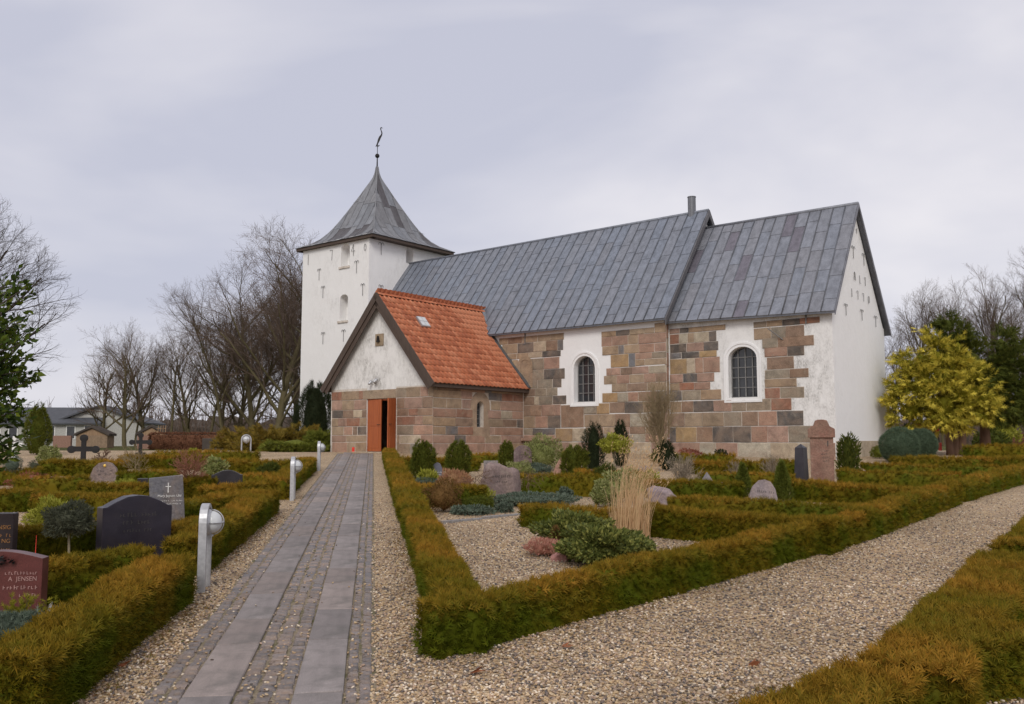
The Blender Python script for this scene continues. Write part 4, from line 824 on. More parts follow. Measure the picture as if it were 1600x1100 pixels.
def column(name, label, base, h, r, mat, n, size, tpl='thuja', shape='col', cat='shrub', up=.9, group=None, lean=0):
    t = RNG.random(n) ** .85; a = RNG.uniform(0, 2 * PI, n); seed = random.uniform(0, 9)
    if shape == 'cone': pr = (1 - t) ** .8 * .96 + .03
    elif shape == 'col': pr = np.where(t < .12, .75 + t * 2, np.where(t > .72, 1 - ((t - .72) / .28) ** 1.7 * .75, 1))
    else: pr = np.sin(np.clip(t * .9 + .08, 0, 1) * PI) ** .6
    k = pr * r * (1 + .10 * np.sin(a * 3 + t * 7 + seed) + .12 * np.sin(a * 7 - t * 4 + seed) * np.sin(t * 11 + seed) + RNG.normal(size=n) * .10)
    P = np.column_stack([np.cos(a) * k + lean * t * h, np.sin(a) * k, t * h * (.93 + .07 * np.sin(a * 4 + seed) + .05 * np.sin(a * 9)) + .02]); D = np.column_stack([np.cos(a) * .7, np.sin(a) * .7, np.full(n, up)]) + RNG.normal(size=(n, 3)) * .35
    V, Fc, T = scatter(P, D, size, tpl)
    o = empty(name, base, random.uniform(0, 6), label, cat, group)
    m = MB(); prof = [(max(.01, r * .62 * (float((1 - z) ** .8) if shape == 'cone' else 1 - max(0, (z - .7) / .3) ** 1.7 * .85 if shape == 'col' else max(.05, math.sin(min(1, z * .9 + .08) * PI) ** .6))), z * h * .94) for z in np.linspace(0.03, 1, 9)]; m.lathe(prof, 9)
    tri = [(f[0], f[i], f[i + 1]) for f in m.f for i in range(1, len(f) - 1)]; V, Fc, T = join_np([(np.array(m.v), np.array(tri), None), (V, Fc, T)])
    place('foliage', mesh_np('foliage', V, Fc, LM[mat], False, T), o); MB().tube([(0, 0, -.1), (0, 0, h * .5)], [r * .12, r * .05], 6).build('stem', MAT['bark'], o); return o
def bush(name, label, base, r, zc, mat, n, size, tpl='leaf', cat='shrub', stem=None, lump=.18, low=-.5, core=.72, up=.3, group=None, stemmat='bark', shell=.3, extra=None):
    sd = random.uniform(0, 20); P, d = blob(n, r, lump, sd, low, shell); P = P + np.array([0, 0, zc]); D = d + np.array([0, 0, up]) + RNG.normal(size=d.shape) * .55
    parts = [scatter(P, D, size, tpl)]
    if core: parts.insert(0, icos(np.array(r) * core, (0, 0, zc), 2, lump * .8, sd))
    V, Fc, T = join_np(parts); o = empty(name, base, 0, label, cat, group); place('foliage', mesh_np('foliage', V, Fc, LM[mat], False, T), o)
    if stem: MB().tube([(0, 0, -.08), (random.uniform(-.02, .02), 0, zc * .5), (random.uniform(-.015, .015), 0, zc)], [stem, stem * .85, stem * .7], 7).build('stem', MAT[stemmat], o, smooth=True)
    else: MB().tube([(0, 0, -.08), (0, 0, max(.1, zc))], [max(r) * .07, max(r) * .04], 5).build('stem', MAT[stemmat], o)
    return o
# ---- bare wood
def skeleton(seed, H, r0, nch, ratio, ang, wob, trop, tmin, segs, clear=.25, rf=.020, trunk_dir=(0, 0, 1), L0=.75, flat_=0):
    rg = random.Random(seed); out_ = [[] for _ in range(len(nch) + 1)]
    def rec(p, d, L_, r, lev):
        n = segs[lev]; pts = [p.copy()]; ds = [d.copy()]
        for i in range(n):
            d = (d + Vector((rg.gauss(0, 1), rg.gauss(0, 1), rg.gauss(0, .7))) * wob[lev] + Vector((0, 0, trop[lev]))).normalized(); p = p + d * (L_ / n); pts.append(p.copy()); ds.append(d.copy())
        end = .35 if lev < len(nch) else .45
        out_[lev].append((pts, [r * (1 - (1 - end) * i / n) for i in range(n + 1)]))
        if lev >= len(nch): return
        k = nch[lev]
        for j in range(k):
            t = tmin[lev] + (1 - tmin[lev]) * (j + rg.random()) / k; f = t * n; i = min(n - 1, int(f)); q = pts[i].lerp(pts[i + 1], f - i); dd = ds[min(n, i + 1)]
            ax = dd.orthogonal().normalized(); ax.rotate(Matrix.Rotation(j * 2.4 + rg.uniform(-.6, .6), 3, dd)); nd = dd.copy(); nd.rotate(Matrix.Rotation(ang[lev] * rg.uniform(.65, 1.25), 3, ax))
            rc = r * (1 - (1 - end) * t) * rg.uniform(.42, .62); rec(q, nd, L_ * ratio[lev] * rg.uniform(.7, 1.2) * (1.12 - .45 * t), max(rc, rmin), lev + 1)
    rmin = r0 * rf
    rec(Vector((0, 0, -.2)), Vector(trunk_dir).normalized(), H * L0, r0, 0); return out_
def woodmesh(levels, sides):
    m = MB()
    for lv, n in zip(levels, sides):
        for pts, rad in lv: m.tube(pts, rad, n, cap=False)
    return m
def bare_tree(name, label, seed, H, r0, base, rz=0, mats=('bark', 'twig'), cat='tree', group=None, sides=(7, 5, 4, 3, 3), tmin=None, sc=1.0, split=2, **k):
    P_ = dict(nch=(13, 7, 6, 5), ratio=(.55, .58, .55, .5), ang=(.75, .65, .6, .6), wob=(.07, .12, .15, .18, .2), trop=(.05, .10, .08, .05, .03), segs=(7, 6, 4, 3, 2), tmin=tmin or (.22, .25, .2, .15)); P_.update(k)
    lv = skeleton(seed, H, r0, **P_); o = empty(name, base, rz, label, cat, group)
    place('trunk', woodmesh(lv[:split], sides[:split]).mesh('trunk', MAT[mats[0]], True, False), o); place('crown', woodmesh(lv[split:], sides[split:]).mesh('crown', MAT[mats[1]], False, False), o); o.scale = (sc, sc, sc); return o
def copy_tree(src, loc_, rz, sc, label, group=None):
    o = src.copy(); COL.objects.link(o); o.location = loc_; o.rotation_euler = (0, 0, rz); o.scale = (sc, sc, sc); o['label'] = label
    if group: o['group'] = group
    for c in src.children: d = c.copy(); COL.objects.link(d); d.parent = o
    return o
# ================================================================== background trees
TG = 'bare trees behind the churchyard'
big = bare_tree('bare_tree', 'largest bare tree left of the tower, mossy trunk, spreading crown', 3, 13.4, .27, at(436, 61), 0, group=TG, nch=(18, 10, 9, 8), trop=(.03, .05, .04, .02, .0), ang=(.95, .7, .65, .65), L0=.82, tmin=(.10, .2, .12, .1), ratio=(.58, .58, .55, .55))
mid = bare_tree('bare_tree', 'bare tree forked low in front of the grey house gable', 8, 8.6, .17, at(198, 66), 1.0, group=TG, nch=(14, 8, 7, 6), ang=(.68, .6, .6, .55), trop=(.03, .09, .06, .03, .01), L0=.78, tmin=(.15, .2, .15, .1))
tall = bare_tree('bare_tree', 'bare tree at the right edge of the sky behind the green conifer', 21, 13.5, .26, at(1560, 78), 0, group=TG, nch=(16, 8, 8, 7), ang=(.62, .55, .55, .55), trop=(.02, .10, .07, .04, .02), L0=.80, tmin=(.2, .2, .15, .1))
slim = bare_tree('bare_tree', 'slim bare tree standing second from the big one on its left', 33, 10.5, .13, at(352, 64), 0, group=TG, nch=(13, 8, 7, 6), ang=(.56, .55, .55, .5), trop=(.02, .09, .07, .04, .02), L0=.85, tmin=(.3, .2, .15, .1))
for src, px, d, rz, sc, lab in (
  (big, 398, 66, 2.1, .90, 'tall bare tree just left of the largest one'), (tall, 468, 70, 1.3, 1.0, 'bare tree close against the tower wall'), (slim, 330, 68, 2.0, .92, 'slim bare tree above the beech hedge, leaning crown'), (mid, 300, 72, 3.0, 1.0, 'bare tree above the left part of the beech hedge'),
  (slim, 268, 70, 4.0, .86, 'thin bare tree behind the small red shed'), (mid, 232, 70, 2.2, 1.04, 'bare tree between the house and the small shed'), (mid, 160, 72, 4.4, .90, 'outermost bare tree left of the house gable'), (slim, 380, 74, 1.0, .95, 'thin bare trunk behind the juniper, left of the big tree'),
  (big, 474, 74, 4.6, .92, 'broad bare tree standing behind the tower corner'), (big, 372, 80, 5.5, .74, 'broad low bare tree farther back, left of the big one'), (slim, 292, 76, 5.3, .72, 'small bare tree behind the beech hedge'), (slim, 214, 74, 1.9, .74, 'thin bare tree over the house ridge'), (mid, 350, 78, .8, 1.05, 'wide bare tree farther back behind the beech hedge'),
  (tall, 1500, 84, 2.6, .96, 'bare tree directly behind the golden conifer'), (tall, 1432, 80, 4.1, .92, 'bare tree just right of the chancel gable'), (tall, 1640, 76, 1.2, 1.04, 'bare tree cut by the right picture edge'), (mid, 1400, 82, 1.2, 1.35, 'bare tree peeping out behind the chancel wall'), (slim, 1470, 82, .4, 1.22, 'slim bare tree between golden conifer and chancel'), (big, 1600, 92, 3.7, .92, 'broad bare tree farthest back on the right'), (slim, 1535, 88, 2.5, 1.25, 'slim bare tree behind the pointed green conifer')):
    copy_tree(src, at(px, d), rz, sc, lab, TG)
bare_tree('bare_tree', 'dark bare tree reaching in from the left edge', 14, 11.0, .25, at(-55, 43), .6, mats=('bark_dark', 'bark_dark'), group=TG, nch=(16, 9, 8, 8), ang=(.9, .6, .55, .55), trop=(.02, .07, .05, .03, .02), L0=.85, tmin=(.15, .2, .15, .1))
# far wood as one brown mass of thin stems
m = MB(); rg = random.Random(5)
for x0, x1, dd, n, hh in ((-330, 470, 118, 420, 4.6), (1390, 2000, 120, 320, 6.5)):
    for i in range(n):
        p = at(rg.uniform(x0, x1), dd + rg.uniform(-14, 14)); h = hh * rg.uniform(.5, 1.15); tip = p + Vector((rg.uniform(-.6, .6), rg.uniform(-.6, .6), h)); m.tube([p, p.lerp(tip, .5) + Vector((rg.uniform(-.2, .2), 0, 0)), tip], [.09, .06, .02], 3, False)
        for k in range(7): q = p.lerp(tip, rg.uniform(.2, .95)); e = q + Vector((rg.uniform(-1.1, 1.1), rg.uniform(-1.1, 1.1), rg.uniform(.4, 1.6))); m.tube([q, e], [.035, .012], 3, False)
fw = m.build('distant_wood', MAT['twig'], fix=False); fw['kind'] = 'stuff'; fw['label'] = 'distant brown leafless wood along the horizon'
m = MB()
for i in range(160):
    x0, dd = (rg.uniform(-330, 480), 135) if i < 90 else (rg.uniform(1380, 2000), 140)
    p = at(x0, dd + rg.uniform(-10, 10)); 
    V, Fc, _ = icos((rg.uniform(3, 6), 2, rg.uniform(1.6, 3.2)), (p.x, p.y, p.z + .6), 2, .25, rg.uniform(0, 9)); m.add([tuple(v) for v in V], [tuple(int(i) for i in f) for f in Fc])
MAT['thicket'] = flat('distant_thicket', (.085, .070, .060), .95, 0, .1, .35, .9)
th_ = m.build('distant_thicket', MAT['thicket'], fix=False); th_['kind'] = 'stuff'; th_['label'] = 'low dull brown thicket under the far wood'
# ================================================================== far buildings
def house(name, label, base, rz, Lx, Ly, hw, hr, wallmat, roofmat, wins=(), gablemat=None, ov=.35):
    o = empty(name, base, rz, label, 'building'); x, y = Lx / 2, Ly / 2
    m = MB(); m.add([(-x, -y, 0), (x, -y, 0), (x, y, 0), (-x, y, 0), (-x, -y, hw), (x, -y, hw), (x, y, hw), (-x, y, hw)], [(0, 1, 5, 4), (1, 2, 6, 5), (2, 3, 7, 6), (3, 0, 4, 7)]); m.build('wall', MAT[wallmat], o)
    for sx in (-1, 1): MB().prism([(-y, hw), (y, hw), (0, hr)], lambda a, b, d: (sx * (x - d), a, b), .0, .1).build('gable', MAT[gablemat or wallmat], o)
    k = (hr - hw) / y
    for sy in (-1, 1):
        a, b, c, d = (-x - ov, sy * (y + ov), hw - ov * k + .03), (x + ov, sy * (y + ov), hw - ov * k + .03), (x + ov, 0, hr + .03), (-x - ov, 0, hr + .03); MB().quadbox([a, b, c, d], (0, 0, 1), .14).build('roof', MAT[roofmat], o)
    for (wx, wz, ww, wh, kind) in wins:
        f = MB().box((wx, -y - .01, wz), (ww, .06, wh)).build('window' if kind == 'w' else 'door', MAT['white' if kind == 'w' else 'oldwood'], o)
        if kind == 'w': MB().box((wx, -y - .03, wz), (ww - .16, .04, wh - .16)).build('pane', MAT['glass'], f)
    return o
house('house', 'pale single-storey house with long dark roof, far left', at(88, 84), .12, 9.6, 7, 2.0, 3.35, 'house_wall', 'grey_roof', [(-3.6, 1.2, .8, 1.2, 'w'), (-2.2, 1.2, .8, 1.2, 'w'), (-.6, 1.1, .6, 1.5, 'w'), (.8, 1.1, 1.0, 1.5, 'w'), (2.6, 1.2, .8, 1.2, 'w'), (4.0, 1.1, .6, 1.5, 'w')])
house('house', 'gabled wing of the far house behind the bare trees', at(176, 86), 1.72, 8, 7.2, 2.1, 3.5, 'house_wall', 'grey_roof', [(-2, 1.2, .8, 1.2, 'w')], 'house_wall')
house('house', 'low grey-roofed house end at the far left edge', at(38, 110), .1, 9, 7, 1.9, 3.3, 'house_wall', 'grey_roof', [(1, 1.2, .8, 1.1, 'w')])
house('shed', 'small timber shed with pointed roof in front of the house', at(152, 60), .15 + PI / 2, 1.6, 1.9, .80, 1.25, 'yellowpaint', 'thicket', (), 'oldwood', .12)
house('shed', 'small pink shed with low peaked roof left of the beech hedge', at(240, 50), .3 + PI / 2, 1.2, 1.4, .75, 1.15, 'brickred', 'thicket', (), 'oldwood', .08)
wl = MB().box((0, 0, .4), (1.2, .22, .8)).build('garden_wall', MAT['brickred'], None, loc=at(101, 62)); tag(wl, 'short red brick garden wall behind the white-flowered bush', 'wall')
# trellis by the pink shed
t = empty('trellis', at(254, 48), .4, 'pale wooden trellis leaning beside the pink shed', 'trellis')
for i in range(4): MB().box((i * .12 - .18, 0, .62), (.03, .03, 1.25), Matrix.Rotation(.06, 3, 'Y')).build('slat', MAT['oldwood'], t)
for i in range(5): MB().box((.0, .02, .2 + i * .22), (.46, .02, .03)).build('slat', MAT['oldwood'], t)
bx_ = MB().box((0, 0, .28), (1.1, .5, .56)).build('planter_box', MAT['thicket'], None, loc=at(338, 45), bevel=.03); tag(bx_, 'long dull green box beside the beech hedge', 'planter')
# ================================================================== evergreens near the church
def J(px, d, h0=0): p = at(px, d); return p
def juniper(label, base, r, n, mat, up, size, zs=1.0):
    o = empty('juniper', base, 0, label, 'shrub'); m = MB(); Ps, Ds = [], []; rg = random.Random(int(r * 100) + n)
    for i in range(n):
        a = rg.uniform(0, 2 * PI); el = rg.uniform(.15, up); L_ = r * rg.uniform(.55, 1.05); pts = [Vector((0, 0, 0))]; d = Vector((math.cos(a) * math.cos(el), math.sin(a) * math.cos(el), math.sin(el) * zs))
        for k in range(1, 8): pts.append(d * (L_ * k / 7) + Vector((0, 0, -.10 * L_ * (k / 7) ** 2)))
        m.tube(pts, np.linspace(.02, .006, 8), 3, False)
        for k in range(2, 8):
            for _ in range(9): Ps.append(pts[k] + Vector((rg.gauss(0, .06), rg.gauss(0, .06), rg.gauss(0, .05)))); Ds.append(d + Vector((rg.gauss(0, .5), rg.gauss(0, .5), rg.gauss(.1, .4))))
    V, Fc, T = scatter(np.array(Ps), np.array(Ds), size, 'thuja'); V, Fc, T = join_np([icos((r * .6, r * .6, r * .28 * zs), (0, 0, .12), 2, .2, n), (V, Fc, T)]); place('foliage', mesh_np('foliage', V, Fc, LM[mat], False, T), o); m.build('stem', MAT['bark'], o, fix=False); return o
juniper('wide spreading bronze juniper left of the porch', at(437, 39), 2.1, 190, 'juniper', .75, .20, .9)
juniper('second bronze juniper clump at the foot of the tall trees', at(398, 43), 1.9, 150, 'juniper', .75, .22, .9)
juniper('low green juniper carpet beside the porch corner', at(466, 36.6), 1.35, 150, 'juniper_green', .5, .17, .8)
juniper('yellow-green juniper at the porch wall corner', at(505, 37.3), .85, 130, 'juniper_green', 1.1, .17, 1.2)
column('yew_tree', 'dark upright yew between porch and tower', at(494, 41.5), 3.0, .85, 'yew', 5200, .20, 'needle', 'egg', 'tree', 1.3)
column('conical_thuja', 'lone conical green thuja in front of the far house', at(62, 33), 1.75, .40, 'thuja_green', 3600, .09, 'thuja', 'egg', 'tree', 1.2)
# right: golden conifer with bare trunks, green conifer behind
def conifer(label, base, trunks, blobs, mat, n, size, droop):
    o = empty('conifer', base, 0, label, 'tree'); m = MB()
    for (x0, y0, x1, y1, z1, r) in trunks: m.tube([(x0, y0, -.1), (x0 * .9 + x1 * .1, y0, z1 * .35), (x1, y1, z1)], [r * 1.25, r, r * .6], 8)
    m.build('trunk', MAT['bark_brown'], o, smooth=True); Ps, Ds, Ts, cores = [], [], [], []; tot = sum(b[3] * b[4] * b[5] for b in blobs)
    for i, (x, y, z, rx, ry, rz_) in enumerate(blobs):
        k = int(n * (rx * ry * rz_) ** .67 / sum((b[3] * b[4] * b[5]) ** .67 for b in blobs)); nc = max(6, k // 24); C, dc = blob(nc, (rx, ry, rz_), .16, i * 3.1, -.85, .30); per = 24
        c = np.repeat(C, per, 0); dd = np.repeat(dc, per, 0); t = RNG.random(len(c)); spread = RNG.normal(size=c.shape) * np.array([1, 1, .55]); out_ = nrmz(dd + np.array([0, 0, -.15]))
        P = c + out_ * ((t - .55) * size * 1.3)[:, None] + spread * (size * .42); Ps.append(P + np.array([x, y, z])); Ds.append(out_ * 1.0 + np.array([0, 0, droop]) + spread * .35 + RNG.normal(size=c.shape) * .25); cores.append(icos(np.array((rx, ry, rz_)) * .42, (x, y, z), 2, .15, i)); Ts.append(np.clip(t * 1.5 - .35, 0, 1))
    V, Fc, T = join_np(cores + [scatter(np.concatenate(Ps), np.concatenate(Ds), size, 'thuja', np.concatenate(Ts))]); place('crown', mesh_np('crown', V, Fc, LM[mat], False, T), o); return o
gb = at(1488, 32.5)
conifer('golden yellow conifer with bare forked trunks beside the chancel', gb, [(-.16, 0, -.42, 0, 2.2, .12), (.06, .10, .05, .1, 2.6, .17), (.24, -.02, .62, .2, 2.6, .13)],
  [(-1.55, 0, 1.55, .75, .75, .72), (-1.1, -.15, 2.35, .8, .8, .9), (-.45, -.25, 1.75, .95, .9, .95), (-.35, -.1, 2.75, .8, .75, .8), (.35, -.15, 2.0, .9, .85, .9), (.55, 0, 2.75, .6, .6, .65), (-.55, 0, 3.5, .42, .42, .55), (.25, 0, 3.25, .45, .45, .5), (-1.55, 0, 2.85, .42, .42, .55), (.95, -.1, 1.75, .5, .5, .55), (-.05, -.1, 1.2, .7, .6, .4), (-.55, 0, 4.05, .24, .24, .55), (.28, 0, 3.8, .24, .24, .5), (-1.7, 0, 3.2, .22, .22, .5), (-1.15, -.1, 3.35, .28, .28, .5), (-1.95, 0, 2.3, .35, .35, .6), (1.2, -.1, 2.5, .3, .3, .5)], 'thuja_gold', 9000, .23, -.10)
conifer('tall dark green conifer behind the golden one', gb + Vector((1.45, .7, 0)), [(0, 0, 0, 0, 3, .17)], [(.2, 0, 2.1, 1.5, 1.2, 1.0), (-.4, 0, 3.2, 1.2, 1.0, 1.1), (.9, 0, 2.9, 1.0, .9, .9), (-.95, 0, 4.1, .6, .6, .85), (-1.15, 0, 4.7, .32, .32, .55), (.75, 0, 3.9, .55, .5, .7), (1.7, 0, 2.2, .9, .8, .7), (1.3, 0, 1.5, .9, .8, .5)], 'thuja_dark', 8000, .25, .0)
bush('clipped_ball', 'front left of two clipped blue-green balls by the chancel', G(1406, 722), (.56, .56, .54), .50, 'ballblue', 9000, .085, 'needle', low=-.95, lump=.03, core=.84, shell=.12, up=.1, group='clipped balls by the chancel')
bush('clipped_ball', 'rear right of two clipped blue-green balls by the chancel', G(1452, 720) + Vector((.0, .5, 0)), (.46, .46, .50), .50, 'ballblue', 8000, .085, 'needle', low=-.95, lump=.035, core=.84, shell=.12, up=.1, group='clipped balls by the chancel')
bush('dark_shrub', 'very dark shrub filling the gap behind the clipped balls', at(1422, 36), (.9, .5, .55), .45, 'yew', 1500, .10, 'leaf')
bush('clipped_ball', 'small low bronze ball left of the clipped balls', G(1374, 716), (.27, .27, .22), .18, 'juniper_green', 900, .06, 'thuja', low=-.7, lump=.05)
bush('shrub', 'yellow-green shrub right of the conifer trunks, far back', at(1560, 44), (.75, .7, .8), .8, 'yellowgreen', 1500, .14, 'leaf')
bush('shrub', 'dull green shrub beside the yellow-green one, far back', at(1545, 43), (.7, .6, .5), .45, 'thuja_dark', 1200, .12, 'leaf')
rd = empty('red_barrow', at(1456, 34.5), .3, 'small bright red cart half hidden behind the clipped balls', 'cart')
for c, s in (((.18, 0, .86), (.14, .04, .22)), ((.28, 0, .22), (.12, .05, .30)), ((-.62, 0, 1.02), (.16, .04, .08))): MB().box(c, s).build('panel', MAT['red'], rd, bevel=.01)
MB().tube([(-.62, 0, 1.0), (.2, 0, .95), (.26, 0, .1)], .02, 5).build('frame', MAT['iron'], rd)
# left edge glossy-leaved evergreen
o = empty('laurel', at(-118, 8.2), 0, 'glossy dark-leaved evergreen reaching in at the left edge', 'tree'); Ps, Ds = [], []; m = MB(); rg = random.Random(4)
m.tube([(0, 0, -.1), (.05, 0, 1.2), (.1, .1, 2.4)], [.06, .05, .03], 7)
for i in range(210):
    z0 = rg.uniform(.9, 2.4); a = rg.gauss(0, 1.3); el = rg.uniform(-.15, .75); L_ = rg.uniform(.45, .92) * (1.0 if z0 > 1.5 else .85); d = Vector((math.cos(a) * math.cos(el), math.sin(a) * math.cos(el), math.sin(el))); p = Vector((.06, .03, z0)); q = p + d * L_; mid_ = p.lerp(q, .6) + Vector((0, 0, -.05)); m.tube([p, mid_, q], [.012, .008, .004], 4, False)
    for k in range(60):
        t = rg.uniform(.25, 1.03); b = p.lerp(q, t) + Vector((rg.gauss(0, .035), rg.gauss(0, .035), rg.gauss(0, .03))); Ps.append(b); Ds.append(d * .5 + Vector((rg.gauss(0, .7), rg.gauss(0, .7), rg.gauss(.3, .5))))
V, Fc, T = scatter(np.array(Ps), np.array(Ds), .076, 'leaf'); place('crown', mesh_np('crown', V, Fc, LM['glossy'], False, T), o); m.build('trunk', MAT['bark_dark'], o, fix=False)
# ================================================================== shrubs and small trees on the graves
def PXH(px, yb, yt): p = G(px, yb); return p, (yb - yt) * p.y / F
def pxcol(name, label, px, yb, yt, wpx, mat, n, size, tpl='thuja', shape='col', **k): p, h = PXH(px, yb, yt); return column(name, label, p, h, wpx * p.y / F / 2, mat, n, size, tpl, shape, **k)
pxcol('clipped_yew', 'left of two clipped thuja columns beside the porch wall', 661, 752, 692, 30, 'thuja_green', 3000, .07)
pxcol('clipped_yew', 'right of two clipped thuja columns beside the porch wall', 716, 745, 692, 32, 'thuja_green', 3000, .07)
pxcol('clipped_thuja', 'small thuja cone left of the arched brown gravestone', 792, 733, 692, 21, 'thuja_green', 1500, .07, shape='egg')
pxcol('clipped_yew', 'tall dark columnar yew before the nave wall', 928, 742, 664, 28, 'yew', 3400, .08, 'needle')
pxcol('clipped_yew', 'second dark yew, partly behind the topiary standard', 970, 730, 660, 22, 'yew', 2600, .09, 'needle', shape='egg')
pxcol('clipped_yew', 'dark pointed yew behind the dry grass plumes', 1041, 735, 690, 24, 'yew', 1500, .09, 'needle', shape='egg')
pxcol('cone_tree', 'left of two small clipped cone trees by the half-round stone', 1161, 778, 728, 28, 'cone', 2400, .06, shape='cone')
pxcol('cone_tree', 'right of two small clipped cone trees by the half-round stone', 1223, 782, 725, 33, 'cone', 2800, .06, shape='cone')
pxcol('upright_shrub', 'narrow upright green shrub right of the stele', 1327, 748, 684, 26, 'thuja_dark', 1600, .10, 'narrow', up=1.4)
pxcol('small_conifer', 'thin russet dwarf conifer in the dry grass plot', 868, 858, 828, 20, 'russet', 700, .05, shape='cone')
pxcol('evergreen_bush', 'broad upright green bush left of the tall dark yew', 898, 746, 700, 34, 'thuja_green', 1700, .09)
def pxbush(name, label, px, yb, yt, wpx, mat, n, size, tpl='leaf', **k):
    p, h = PXH(px, yb, yt); r = wpx * p.y / F / 2; k.setdefault('low', -.75); return bush(name, label, p, (r, r * .85, h * .52), h * .48, mat, n, size, tpl, **k)
def standard(name, label, px, yb, yt, wpx, crownpx, mat, n, size, tpl='leaf', sm='stem_pale', sr=.016, **k):
    p, h = PXH(px, yb, yt); r = wpx * p.y / F / 2; ch = crownpx * p.y / F / 2; return bush(name, label, p, (r, r, ch), h - ch, mat, n, size, tpl, 'small tree', sr, stemmat=sm, low=-.85, **k)
pxbush('variegated_bush', 'pale variegated bush behind the arched brown gravestone', 846, 735, 686, 62, 'varieg', 2600, .085, 'narrow')
standard('topiary_standard', 'yellow-green ball topiary on a stem beside the dark yews', 961, 748, 682, 46, 28, 'yellowgreen', 1900, .06)
standard('topiary_standard', 'grey-green mushroom topiary on a pale stem, left foreground', 104, 905, 792, 66, 48, 'greygreen', 4200, .038, 'narrow', sr=.014, core=.8)
standard('topiary_standard', 'blue-green standard ball at the far left edge', 18, 758, 712, 26, 30, 'bluegreen', 1300, .05, 'needle')
pxbush('yellow_bush', 'yellow-green bush behind the mushroom topiary', 82, 842, 784, 66, 'yellowgreen', 2600, .06, 'narrow')
pxbush('yellow_bush', 'low yellow-green mound left of the leaning slab', 196, 782, 754, 62, 'yellowgreen', 2200, .06, 'thuja')
pxbush('flowering_bush', 'dark bush dotted with cream blossom beside the conical thuja', 76, 728, 698, 32, 'varieg', 1300, .075)
pxbush('round_bush', 'small round green bush left of the black iron cross', 53, 736, 720, 17, 'greygreen', 700, .05, 'needle')
pxbush('round_bush', 'dark green bushy shrub near the second lamp', 420, 755, 726, 30, 'thuja_dark', 1500, .07, 'thuja')
pxbush('flowering_bush', 'pale glossy bush with white tips above the small dark stone', 334, 748, 718, 34, 'varieg', 1000, .08)
pxbush('flowering_bush', 'small yellow flowering plant before the beech hedge', 302, 712, 701, 15, 'yellowgreen', 420, .06)
pxbush('flower_cushion', 'red and yellow flower cushion left of the small dark stone', 338, 775, 762, 30, 'heather', 700, .04)
pxbush('round_bush', 'round russet twiggy bush left of the big boulder', 693, 800, 752, 54, 'russet', 4200, .035, 'narrow', core=.8)
pxbush('heath_bush', 'straw-pink heath clump behind the round russet bush', 710, 768, 737, 48, 'pinkbrown', 1300, .075, 'narrow', up=1.5)
pxbush('flowering_bush', 'yellow daffodil-like tuft by the small blue stone', 668, 757, 737, 26, 'yellowgreen', 420, .10, 'narrow', up=2)
pxbush('blue_mat', 'bluish rosette mat below the small blue stone', 663, 758, 748, 36, 'bluegreen', 600, .055, 'narrow')
pxbush('variegated_bush', 'variegated bush at the left side of the dry grass', 946, 792, 752, 38, 'varieg', 1700, .05)
pxbush('variegated_bush', 'pale grey-leaved shrub behind the dry grass blades', 972, 785, 735, 56, 'varieg', 1800, .055)
pxbush('yellow_bush', 'yellow-green sprig behind the dry grass plumes', 1015, 770, 737, 28, 'yellowgreen', 700, .06)
pxbush('evergreen_bush', 'dark evergreen under the topiary standard', 946, 760, 728, 34, 'thuja_dark', 1200, .07, 'thuja')
pxbush('blue_shrub', 'blue-grey spreading shrub left of the pink wedge stone', 838, 742, 726, 46, 'bluegreen', 1200, .06, 'thuja')
pxbush('green_shrub', 'green trailing shrub in front of the arched brown gravestone', 812, 746, 722, 40, 'varieg', 1200, .06, 'thuja')
pxbush('blue_shrub', 'silver-blue dwarf fir at the back of the dark mat shrub', 936, 838, 816, 30, 'bluegreen', 700, .05, 'thuja')
pxbush('dark_mat', 'long low blue-green carpet at the foot of the big boulder', 830, 788, 772, 140, 'bluegreen', 3000, .045, 'leaf', lump=.1)
pxbush('green_mat', 'bright green carpet left of the big boulder', 745, 798, 778, 54, 'thuja_green', 1500, .05, 'thuja', lump=.1)
pxbush('yellow_bush', 'yellow-tipped perennials rising from the green carpet', 752, 790, 762, 32, 'yellowgreen', 520, .07, 'narrow', up=1.2)
pxbush('blue_mat', 'silvery rosettes along the gravel below the green carpet', 738, 803, 792, 66, 'bluegreen', 800, .05, 'leaf')
pxbush('blue_mat', 'silvery rosettes at the right end of the green carpet', 788, 800, 788, 26, 'bluegreen', 460, .05, 'leaf')
pxbush('small_perennial', 'small green perennial at the right end of the boulder carpet', 883, 782, 764, 22, 'bluegreen', 460, .055)
pxbush('evergreen_bush', 'low dark cushion under the chancel wall', 1126, 718, 703, 18, 'yew', 500, .06)
pxbush('russet_bush', 'red-leaved cushion below the chancel wall corner', 1078, 722, 702, 38, 'redtwig', 700, .07)
pxbush('evergreen_bush', 'small cushion at the foot of the vase-shaped bare shrub', 1036, 728, 700, 34, 'thuja_dark', 900, .08)
# the dark mat shrub and heath in the front plot
for lab, px, yb, yt, wd, n in (('large low dark-leaved shrub in the dry grass plot, front part', 945, 882, 828, 120, 3600), ('upper left part of the dark-leaved shrub, a second low mound', 895, 852, 808, 96, 2400), ('right outlier of the dark-leaved shrub below the dry grass', 992, 876, 846, 50, 1000)):
    pxbush('rhododendron', lab, px, yb, yt, wd, 'rhodo', int(n * 2.4), .050, 'leaf', lump=.30, core=.66, up=.25)
pxbush('heather', 'coral pink heather clump beside the pink field stone', 851, 868, 844, 56, 'heather', 2200, .035, 'narrow', up=.9)
